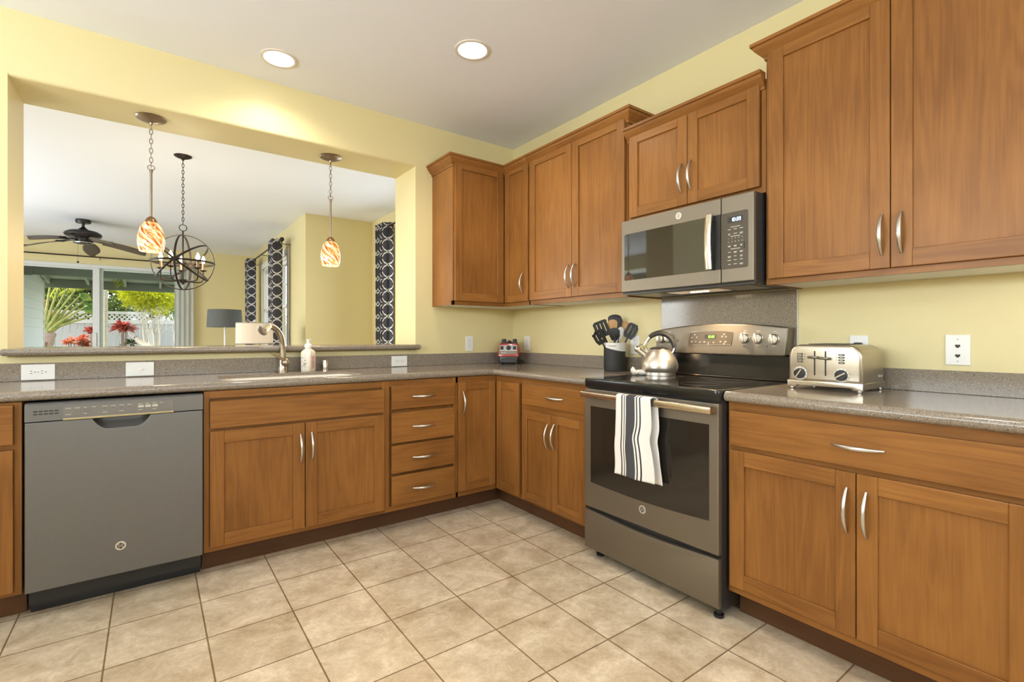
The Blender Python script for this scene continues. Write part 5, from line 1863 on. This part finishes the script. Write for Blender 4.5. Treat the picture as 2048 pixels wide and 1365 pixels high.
lt = thing('floor_lamp', 'lamp with grey linen drum shade on a thin white pole, against the yellow wall', 'lamp', (-1.59, 5.12, 0.0))
MB().lathe([(0.0, 0.022), (0.13, 0.018), (0.14, 0.0), (0.0, 0.0)], seg=28).build('base', PLATE, lt)
MB().cyl((0, 0, 0.01), (0, 0, 1.32), 0.011, seg=12).build('pole', PLATE, lt)
MB().lathe([(0.235, 1.275), (0.222, 1.537), (0.219, 1.537), (0.232, 1.275)], seg=40, cap=False).lathe([(0.235, 1.275), (0.232, 1.275)], seg=40, cap=False).tube([(-0.225, 0, 1.32), (0.225, 0, 1.32)], 0.003, 6).tube([(0, -0.225, 1.32), (0, 0.225, 1.32)], 0.003, 6).build('lamp_shade', GREYSH, lt, smooth=30)
side_table('dark wooden console under the cream-shaded lamp, below the ledge line', -1.46, 3.35, 0.9, 0.4, 0.60)
lt = thing('table_lamp', 'lamp with wide cream drum shade and round finial behind the faucet head', 'lamp', (-1.46, 3.35, 0.6005))
CRSH = mat('cream_shade', (0.66, 0.56, 0.46), 0.8, emit=(1.0, 0.78, 0.55), estr=0.10)
MB().lathe([(0.0, 0.02), (0.075, 0.018), (0.08, 0.0), (0.0, 0.0)], seg=28).build('base', NICKEL, lt)
MB().lathe([(0.012, 0.015), (0.016, 0.05), (0.055, 0.14), (0.060, 0.20), (0.045, 0.28), (0.015, 0.34), (0.011, 0.36), (0.008, 0.70)], seg=28).build('lamp_body', NICKEL, lt)
MB().lathe([(0.205, 0.446), (0.202, 0.703), (0.199, 0.703), (0.202, 0.446)], seg=44, cap=False).build('lamp_shade', CRSH, lt, smooth=30)
MB().lathe([(0.2062, 0.446), (0.2062, 0.456), (0.2045, 0.456)], seg=44, cap=False).lathe([(0.2035, 0.694), (0.2035, 0.704), (0.1995, 0.704)], seg=44, cap=False).build('shade_band', mat('shade_band', (0.33, 0.29, 0.24), 0.6), lt, smooth=30)
MB().cyl((0, 0, 0.69), (0, 0, 0.712), 0.004, seg=8).tube([(-0.2, 0, 0.690), (0.2, 0, 0.690)], 0.002, 6).ball((0, 0, 0.724), 0.016, 14).build('finial', PLATE, lt)

# =================================================================== OUTDOORS
GZ = -0.12
CONC = mat('concrete', (0.46, 0.44, 0.41), 0.8, noise=0.1, nscale=14)
GRASS = mat('lawn', (0.10, 0.17, 0.035), 0.9, noise=0.4, nscale=40)
SAGE = mat('sage_paint', (0.165, 0.195, 0.145), 0.55)
SAGEL = mat('sage_soffit', (0.32, 0.36, 0.28), 0.6)
SIDE = mat('siding_paint', (0.66, 0.68, 0.63), 0.6)
VINYL = mat('fence_vinyl', (0.70, 0.665, 0.70), 0.45)
struct(MB().box(-8.6, -6.2, -6.5, 7.75, 2.46, 2.6).build('sun_block_slab', WHITE, smooth=0))  # unseen slab added to keep direct sun out of the left openings
struct(MB().box(-8.6, -5.2, -6.5, 0.0, 2.45, 2.59).build('sun_block_slab_left', WHITE, smooth=0))  # second added slab, shades the kitchen's left opening from the sun
struct(MB().box(-9, 3, 7.7, 11.6, GZ - 0.1, GZ + 0.06).build('floor_lanai', CONC, smooth=0))
struct(MB().box(-30, 25, 11.6, 40, GZ - 0.2, GZ).build('ground_lawn', GRASS, smooth=0))
# wing wall with lap siding
mb = MB()
zz = GZ
while zz < 2.75:
    mb.prism([(-4.50, zz), (-4.333, zz), (-4.350, zz + 0.182), (-4.50, zz + 0.182)], 1, 7.70, 11.10)
    zz += 0.18
struct(mb.build('wall_lanai', SIDE, smooth=0))
struct(MB().box(-4.42, -4.325, 11.09, 11.13, GZ, 2.72).build('trim_1', WHITE, smooth=0))


def beam(nm, *q, m=SAGE):
    return struct(MB().box(*q, 0.004).build(nm, m, smooth=0))


beam('trim_2', -4.33, -0.2, 8.85, 8.95, 2.255, 2.56)
beam('trim_3', -4.33, -4.20, 8.80, 8.86, 2.235, 2.56)
beam('trim_4', -4.9, -0.2, 11.30, 11.36, 2.215, 2.40)
mb = MB()
mb.prism([(7.70, 2.86), (11.36, 2.40), (11.36, 2.44), (7.70, 2.90)], 0, -4.9, 0.0)
struct(mb.build('ceiling_lanai', SAGEL, smooth=0))
for i, x in enumerate((-4.28, -3.62, -2.96, -2.30, -1.64)):
    mb = MB()
    mb.prism([(7.70, 2.75), (11.30, 2.30), (11.30, 2.405), (7.70, 2.86)], 0, x - 0.022, x + 0.022)
    struct(mb.build('trim_%d' % (5 + i), SAGEL, smooth=0))

# fence of white vinyl with a lattice top
FYY = 14.45
fz0, fz1 = GZ, 1.845
for i, (a, b) in enumerate(((-7.3, -4.90), (-4.90, -2.47), (-2.47, -0.05), (-0.05, 2.4))):
    where = ('behind the fan palm', 'behind the ringed palm trunk and red plants', 'behind the white-stemmed tree', 'at the far right')[i]
    t = thing('vinyl_fence', 'white vinyl fence section with lattice top, ' + where, 'fence', (a, FYY, fz0), 0, 'fence sections along the garden')
    w = b - a
    MB().box(-0.06, 0.06, -0.06, 0.06, 0, fz1 - fz0 - 0.20, 0.004).prism([(-0.07, -0.07), (0.07, -0.07), (0.07, 0.07), (-0.07, 0.07)], 2, fz1 - fz0 - 0.20, fz1 - fz0 - 0.17).build('post', VINYL, t, smooth=0)
    zt = fz1 - fz0
    MB().box(0.06, w - 0.075, -0.022, 0.022, zt - 0.075, zt).build('top_rail', VINYL, t, smooth=0)
    MB().box(0.06, w - 0.075, -0.025, 0.025, zt - 0.345, zt - 0.245).build('mid_rail', VINYL, t, smooth=0)
    MB().box(0.06, w - 0.075, -0.025, 0.025, 0.03, 0.15).build('bottom_rail', VINYL, t, smooth=0)
    pm = MB()
    x = 0.06
    while x < w - 0.09:
        x2 = min(x + 0.148, w - 0.075)
        pm.box(x, x2, -0.012, 0.012, 0.15, zt - 0.345, 0.008)
        x += 0.150
    pm.build('board_panel', mat('fence_panel', (0.50, 0.475, 0.51), 0.5) if 'fence_panel' not in bpy.data.materials else bpy.data.materials['fence_panel'], t, smooth=0)
    lm = MB()
    z0, z1 = zt - 0.25, zt - 0.07
    hgt = z1 - z0
    n = int((w + hgt) / 0.112)
    for k in range(n + 1):
        for sgn, dy in ((1, -0.004), (-1, 0.004)):
            xs = -hgt + k * 0.112
            pa, pb = (xs, z0), (xs + hgt, z1)
            if sgn < 0:
                pa, pb = (xs, z1), (xs + hgt, z0)
            ta = max(0.0, (0.06 - pa[0]) / hgt)
            tb = min(1.0, (w - 0.10 - pa[0]) / hgt)
            if tb - ta < 0.05:
                continue
            qa = (pa[0] + hgt * ta, pa[1] + (pb[1] - pa[1]) * ta)
            qb = (pa[0] + hgt * tb, pa[1] + (pb[1] - pa[1]) * tb)
            o_ = 0.024
            lm.prism([(qa[0] - o_, qa[1]), (qa[0] + o_, qa[1]), (qb[0] + o_, qb[1]), (qb[0] - o_, qb[1])], 1, dy - 0.003, dy + 0.003)
    lm.build('lattice_panel', VINYL, t, smooth=0)

L_DARK = leaf_mat('leaf_dark', (0.018, 0.035, 0.010), (0.055, 0.085, 0.022), 0.2)
L_MID = leaf_mat('leaf_mid', (0.04, 0.075, 0.015), (0.14, 0.18, 0.04), 0.3)
L_BRIGHT = leaf_mat('leaf_bright', (0.38, 0.43, 0.010), (0.72, 0.70, 0.03), 0.4)
L_GREEN = leaf_mat('leaf_green', (0.06, 0.14, 0.02), (0.26, 0.36, 0.05), 0.35)
L_PALM = leaf_mat('leaf_palm', (0.12, 0.19, 0.02), (0.50, 0.48, 0.03), 0.4)
L_RED = leaf_mat('leaf_red', (0.20, 0.022, 0.025), (0.46, 0.085, 0.055), 0.3)
L_CORAL = leaf_mat('leaf_coral', (0.38, 0.055, 0.035), (0.72, 0.27, 0.16), 0.3)
L_PALE = leaf_mat('flower_pale', (0.62, 0.52, 0.44), (0.80, 0.74, 0.66), 0.3)
BARKW = mat('bark_white', (0.66, 0.60, 0.48), 0.8, noise=0.2, nscale=30)
BARKB = mat('bark_brown', (0.20, 0.13, 0.085), 0.85, noise=0.3, nscale=30)
SHEATH = mat('sheath_brown', (0.34, 0.24, 0.20), 0.7, noise=0.35, nscale=18)
STALK = leaf_mat('stalk_green', (0.20, 0.26, 0.06), (0.42, 0.38, 0.12), 0.15)


def leaves(mb, c, rad, n, size, rng, mi=0, shell=0.55, long=1.9, up=0.0):
    """scatter folded leaves through an ellipsoid crown"""
    for _ in range(n):
        while True:
            p = Vector((rng.uniform(-1, 1), rng.uniform(-1, 1), rng.uniform(-1, 1)))
            if shell < p.length < 1:
                break
        nrm = Vector((p.x, p.y, p.z + up)).normalized()
        pos = Vector((c[0] + p.x * rad[0], c[1] + p.y * rad[1], c[2] + p.z * rad[2]))
        d = (nrm + Vector((rng.gauss(0, 0.6), rng.gauss(0, 0.6), rng.gauss(0, 0.6) - 0.15))).normalized()
        s_ = d.orthogonal().normalized()
        s_.rotate(Matrix.Rotation(rng.uniform(0, 2 * PI), 3, d))
        L = size * rng.uniform(0.7, 1.3)
        w = L / long / 2
        up_ = d.cross(s_)
        a, b = pos, pos + d * L
        m1 = pos + d * L * 0.45 + s_ * w + up_ * w * 0.3
        m2 = pos + d * L * 0.45 - s_ * w + up_ * w * 0.3
        v = [mb.bm.verts.new(q) for q in (a, m1, b, m2)]
        mb.face([v[0], v[1], v[2]], mi)
        mb.face([v[0], v[2], v[3]], mi)


rng = random.Random(11)


def tree(name, label, cat, x, y, crown_c, crown_r, n, size, m, trunk_m=BARKB, stems=1, spread=0.1, r=0.06, lobes=5, group=None, shell=0.5):
    t = thing(name, label, cat, (x, y, GZ), 0, group)
    mb = MB()
    for k in range(lobes):
        a = 2 * PI * k / lobes + rng.uniform(-0.3, 0.3)
        q = 0.42 if lobes > 1 else 0
        cc = (crown_c[0] - x + crown_r[0] * q * math.cos(a), crown_c[1] - y + crown_r[1] * q * math.sin(a), crown_c[2] - GZ + crown_r[2] * q * rng.uniform(-0.9, 0.9))
        f_ = 0.68 if lobes > 1 else 1.0
        leaves(mb, cc, [c * f_ for c in crown_r], n // lobes, size, rng, shell=shell)
    mb.build('crown', m, t, smooth=0)
    for k in range(stems):
        a = 2 * PI * k / max(1, stems) + 0.4
        sp_ = spread if stems > 1 else 0.0
        top = (crown_c[0] - x + crown_r[0] * 0.45 * math.cos(a) * (stems > 1), crown_c[1] - y + crown_r[1] * 0.3 * math.sin(a) * (stems > 1), crown_c[2] - GZ)
        b0 = (sp_ * math.cos(a), sp_ * math.sin(a), 0)
        pts = [Vector(b0).lerp(Vector(top), q) + Vector((rng.uniform(-1, 1), rng.uniform(-1, 1), 0)) * 0.05 * (q > 0 and q < 1) for q in (0, 0.3, 0.55, 0.8, 1.0)]
        sm = MB().tube(pts, [r, r * 0.85, r * 0.7, r * 0.5, r * 0.25], 8)
        for j in range(4):
            b_ = pts[2].lerp(pts[3], rng.random())
            e_ = b_ + Vector((rng.uniform(-1, 1) * crown_r[0] * 0.6, rng.uniform(-1, 1) * crown_r[1] * 0.6, crown_r[2] * rng.uniform(0.3, 1.0)))
            sm.tube([b_, b_.lerp(e_, 0.5) + Vector((0, 0, 0.04)), e_], [r * 0.45, r * 0.3, r * 0.12], 6)
        sm.build('trunk', trunk_m, t, smooth=60)
    return t


# trees and hedges beyond the fence
BG = 'trees beyond the fence'
tree('background_tree', 'dark leafy tree beyond the fence behind the fan palm', 'tree', -7.2, 17.2, (-7.2, 17.2, 2.9), (1.7, 1.2, 1.7), 2600, 0.20, L_DARK, group=BG)
tree('background_tree', 'dark tree beyond the fence left of the door stile', 'tree', -5.6, 18.6, (-5.5, 18.6, 3.0), (1.6, 1.3, 1.9), 2600, 0.20, L_DARK, group=BG)
tree('background_tree', 'olive green tree beyond the fence behind the ringed palm trunk', 'tree', -4.4, 17.0, (-4.4, 17.0, 2.8), (1.2, 1.0, 1.6), 2200, 0.17, L_MID, group=BG)
tree('background_tree', 'dark tree filling the gap beyond the fence behind the palm frond', 'tree', -3.2, 18.4, (-3.2, 18.4, 3.1), (1.7, 1.2, 2.0), 2800, 0.20, L_DARK, group=BG)
tree('background_tree', 'green tree beyond the fence behind the yellow-green tree', 'tree', -1.8, 17.6, (-1.7, 17.6, 2.9), (1.4, 1.1, 1.8), 2200, 0.18, L_GREEN, group=BG)
tree('background_tree', 'dark tree beyond the fence near the sheer curtain', 'tree', 0.0, 18.6, (0.0, 18.6, 3.0), (1.8, 1.3, 1.9), 2400, 0.20, L_DARK, group=BG)
tree('hedge_shrub', 'low mixed green shrub showing just above the fence lattice', 'shrub', -4.6, 15.4, (-4.6, 15.4, 1.9), (1.1, 0.5, 0.45), 1500, 0.10, L_MID, lobes=4)
tree('hedge_shrub', 'grey-green shrub above the lattice right of the ringed palm trunk', 'shrub', -3.25, 15.5, (-3.2, 15.5, 1.95), (0.75, 0.5, 0.5), 1500, 0.09, L_MID, lobes=4)
tree('flowering_shrub', 'pale flowering shrub above the fan palm', 'shrub', -5.62, 14.95, (-5.55, 14.95, 2.45), (0.55, 0.4, 0.42), 800, 0.10, L_PALE, lobes=4, shell=0.2)
tree('bromeliad_shrub', 'reddish-brown shrub with pointed leaves above the fan palm crown', 'shrub', -5.25, 13.9, (-5.20, 13.9, 2.10), (0.42, 0.3, 0.26), 420, 0.17, L_CORAL, lobes=3, shell=0.1)

# fan palm left of the door
fp = thing('fan_palm', 'large fan palm with yellow-green stalks beside the siding wall', 'palm', (-4.53, 12.5, GZ))
MB().lathe([(0.13, 0.0), (0.115, 0.5), (0.11, 1.0), (0.14, 1.12)], seg=16).build('trunk', BARKB, fp)
mb = MB()
fz = 1.46
mb.lathe([(0.13, 0.95), (0.17, 1.02), (0.20, 1.10), (0.205, 1.20), (0.24, 1.30), (0.22, 1.34), (0.05, 1.30)], seg=20, M=Matrix.Diagonal((1.0, 0.55, 1.0, 1.0)))
mb.build('leaf_sheath', SHEATH, fp, smooth=60)
for k in range(17):
    a = math.radians(19 + 8.0 * k)
    ca, sa = math.cos(a), math.sin(a)
    L = (1.45 if a > 0.9 else 0.98) + 0.10 * math.sin(k * 2.1)
    BL = 1.2 if a > 0.9 else 0.22
    yy = 0.05 * math.sin(k * 2.3)
    st = MB().tube([(0.10 * ca, yy * 0.3, fz - 0.16 + 0.10 * sa), (0.30 * ca, yy * 0.6, fz + 0.12 * sa + 0.02), (0.60 * ca, yy, fz + 0.52 * sa), (L * ca, yy * 1.6, fz + L * 0.97 * sa)], [0.05, 0.045, 0.026, 0.014], 8).build('leaf_stalk', STALK, fp, smooth=60)
    lm = MB()
    for j in range(16):
        q = j / 15
        bx, bz = (L - 0.05 + BL * q) * ca, fz + (L - 0.05 + BL * q) * 0.97 * sa - 0.25 * q * q * abs(ca)
        for sgn in (-1, 1):
            ll = (0.30 * math.sin(PI * (0.12 + 0.8 * q)) + 0.05) * (1 if BL > 1 else 0.4)
            tx, tz = bx + sgn * (-sa) * ll + ca * 0.08, bz + sgn * ca * ll - 0.06
            v = [lm.bm.verts.new(p) for p in ((bx, yy * 1.6, bz), (bx + ca * 0.07, yy * 1.6, bz + sa * 0.07), (tx + ca * 0.03, yy * 1.6 + 0.05 * sgn, tz + sa * 0.03), (tx, yy * 1.6 + 0.05 * sgn, tz))]
            lm.face(v)
    lm.build('leaf_blade', L_GREEN, st, smooth=0)

# slender ringed palm with drooping fronds
rp = thing('ringed_palm', 'slender palm with ringed pale trunk right of the door stile', 'palm', (-3.37, 12.0, GZ))
prof = []
zz = 0.0
while zz < 3.1:
    prof += [(0.056, zz), (0.053, zz + 0.028), (0.047, zz + 0.032), (0.047, zz + 0.040), (0.055, zz + 0.043)]
    zz += 0.048
MB().lathe(prof, seg=14).build('trunk', mat('palm_trunk', (0.56, 0.50, 0.37), 0.8, noise=0.25, nscale=40), rp, smooth=0)


def frond(parent, base, az, rise, L, droop, m=L_PALM, nl=26, ll=0.42):
    mb = MB()
    ca, sa = math.cos(az), math.sin(az)
    P = []
    for i in range(nl + 1):
        q = i / nl
        P.append(Vector((base[0] + ca * L * q, base[1] + sa * L * q, base[2] + rise * q - droop * q * q)))
    mb.tube(P, [0.02 * (1 - 0.8 * i / nl) for i in range(nl + 1)], 6)
    for i in range(3, nl + 1):
        q = i / nl
        d = (P[i] - P[i - 1]).normalized()
        for sgn in (-1, 1):
            side = Vector((-sa, ca, 0)) * sgn
            l_ = ll * (0.5 + 0.5 * math.sin(PI * q))
            tip = P[i] + side * l_ * 0.45 + d * l_ * 0.35 + Vector((0, 0, -l_ * 0.75))
            mid = P[i].lerp(tip, 0.45) + side * l_ * 0.12 + Vector((0, 0, l_ * 0.10))
            wv = d * 0.022
            v = [mb.bm.verts.new(p) for p in (P[i] - wv, P[i] + wv, mid + wv, mid - wv, tip)]
            mb.face([v[0], v[1], v[2], v[3]])
            mb.face([v[3], v[2], v[4]])
    return mb.build('frond', m, parent, smooth=0)


for az, rise, L, droop in ((0.15, 0.45, 0.85, 0.75), (0.75, 0.5, 1.0, 1.0), (1.6, 0.6, 1.2, 1.0), (2.5, 0.5, 1.3, 1.3), (3.3, 0.4, 1.3, 1.2), (-0.5, 0.5, 1.2, 1.0), (5.0, 0.6, 1.2, 1.2)):
    frond(rp, (0, 0, 3.05), az, rise, L, droop)
bp_ = thing('areca_palm', 'yellow-green palm with arching fronds between the palm trunk and the bright tree', 'palm', (-3.62, 13.9, GZ))
MB().lathe([(0.07, 0), (0.06, 1.2), (0.05, 2.3), (0.03, 2.7)], seg=12).build('trunk', BARKB, bp_)
for az, rise, L, droop in ((0.05, 0.35, 1.15, 0.75), (-0.25, 0.15, 1.0, 0.75), (0.5, 0.55, 1.1, 0.7), (3.0, 0.4, 1.1, 0.8), (2.4, 0.6, 1.0, 0.7), (4.2, 0.5, 1.0, 0.7), (-0.7, 0.55, 1.0, 0.6)):
    frond(bp_, (0, 0, 2.62), az, rise * 0.6, L * 0.70, droop * 0.55, nl=18, ll=0.24)

# bright tree with white stems
bt = tree('white_stemmed_tree', 'yellow-green tree with several white stems in front of the fence', 'tree', -2.36, 13.0, (-2.50, 13.0, 2.17), (0.62, 0.55, 0.50), 3600, 0.10, L_BRIGHT, BARKW, 5, 0.06, 0.034, lobes=7, shell=0.35)
tree('green_tree', 'darker green tree right of the yellow-green tree, by the sheer curtain', 'tree', -1.75, 13.7, (-1.80, 13.7, 2.10), (0.42, 0.4, 0.50), 1100, 0.085, L_GREEN, BARKW, 2, 0.05, 0.03, lobes=4, shell=0.3)


def ti_plant(label, x, y, z, r, n, m, L, stems):
    t = thing('ti_plant', label, 'plant', (x, y, GZ), 0)
    mb = MB()
    sm = MB()
    for k in range(stems):
        bx, by = rng.uniform(-r, r) * 0.8, rng.uniform(-r, r) * 0.5
        bz = z - GZ + rng.uniform(-0.25, 0.25) * r * 2
        sm.tube([(bx * 0.3, by * 0.3, 0), (bx * 0.7, by * 0.7, bz * 0.6), (bx, by, bz)], [0.014, 0.011, 0.008], 6)
        for j in range(n):
            a = rng.uniform(0, 2 * PI)
            el = rng.uniform(-0.35, 1.1)
            d = Vector((math.cos(a) * math.cos(el), math.sin(a) * math.cos(el), math.sin(el)))
            s_ = d.cross(Vector((0, 0, 1))).normalized()
            l_ = L * rng.uniform(0.7, 1.2)
            p = Vector((bx, by, bz))
            tip = p + d * l_ + Vector((0, 0, -0.22 * l_))
            mid = p + d * l_ * 0.55 + Vector((0, 0, 0.03 * l_))
            w = s_ * l_ * 0.15
            v = [mb.bm.verts.new(q) for q in (p, mid + w, tip, mid - w)]
            mb.face([v[0], v[1], v[2]])
            mb.face([v[0], v[2], v[3]])
    mb.build('foliage', m, t, smooth=0)
    sm.build('stem', BARKB, t, smooth=60)
    return t


ti_plant('low coral-red leafy plant left of the door stile', -3.98, 13.2, 0.97, 0.25, 26, L_CORAL, 0.17, 9)
ti_plant('small dark red plant just left of the door stile above the coral plant', -3.72, 13.6, 1.28, 0.12, 18, L_RED, 0.20, 3)
ti_plant('tall dark red leafy plant right of the ringed palm trunk', -3.08, 12.6, 1.36, 0.17, 17, L_RED, 0.26, 5)
ti_plant('small tan flower head on a stem by the sheer curtain', -1.86, 12.7, 1.14, 0.03, 16, mat('tan_petals', (0.42, 0.26, 0.10), 0.7), 0.10, 1)
ti_plant('low dark spiky plant at the foot of the fence right of the hammock', -2.92, 13.6, 0.93, 0.12, 12, L_DARK, 0.24, 2)

# hammock
hm = thing('rope_hammock', 'tan rope hammock slung low in front of the fence', 'hammock', (0, 0, 0))
A_, B_ = Vector((-3.02, 12.9, 1.30)), Vector((-1.2, 11.9, 1.15))
mb = MB()


def hfn(u, v):
    p = A_.lerp(B_, 0.1 + 0.8 * u)
    w = 0.42 * math.sin(PI * min(max(u, 0.02), 0.98)) ** 0.6
    q = (v - 0.5) * 2
    sag = 1.05 * (1 - (2 * (0.1 + 0.8 * u) - 1) ** 2) * 0.55
    return (p.x + 0.48 * q * w, p.y + 0.87 * q * w, p.z - sag + 0.06 * q * q)


mb.grid(hfn, 24, 8)
mb.build('bed', mat('hammock_cloth', (0.50, 0.43, 0.33), 0.85), hm, smooth=180)
e0, e1 = Vector(hfn(0, 0.5)), Vector(hfn(1, 0.5))
MB().tube([A_, e0], 0.012, 6).build('rope', mat('hammock_rope', (0.52, 0.45, 0.33), 0.8), hm)
MB().tube([B_, e1], 0.012, 6).build('rope', bpy.data.materials['hammock_rope'], hm)
hp_ = mat('hammock_post', (0.12, 0.10, 0.09), 0.5)
MB().tube([A_ + Vector((-0.04, 0, 0.02)), (A_.x - 0.08, A_.y, GZ)], [0.02, 0.025], 8).build('stand_post', hp_, hm)
MB().tube([B_ + Vector((0.04, 0, 0.02)), (B_.x + 0.08, B_.y, GZ)], [0.02, 0.025], 8).build('stand_post', hp_, hm)
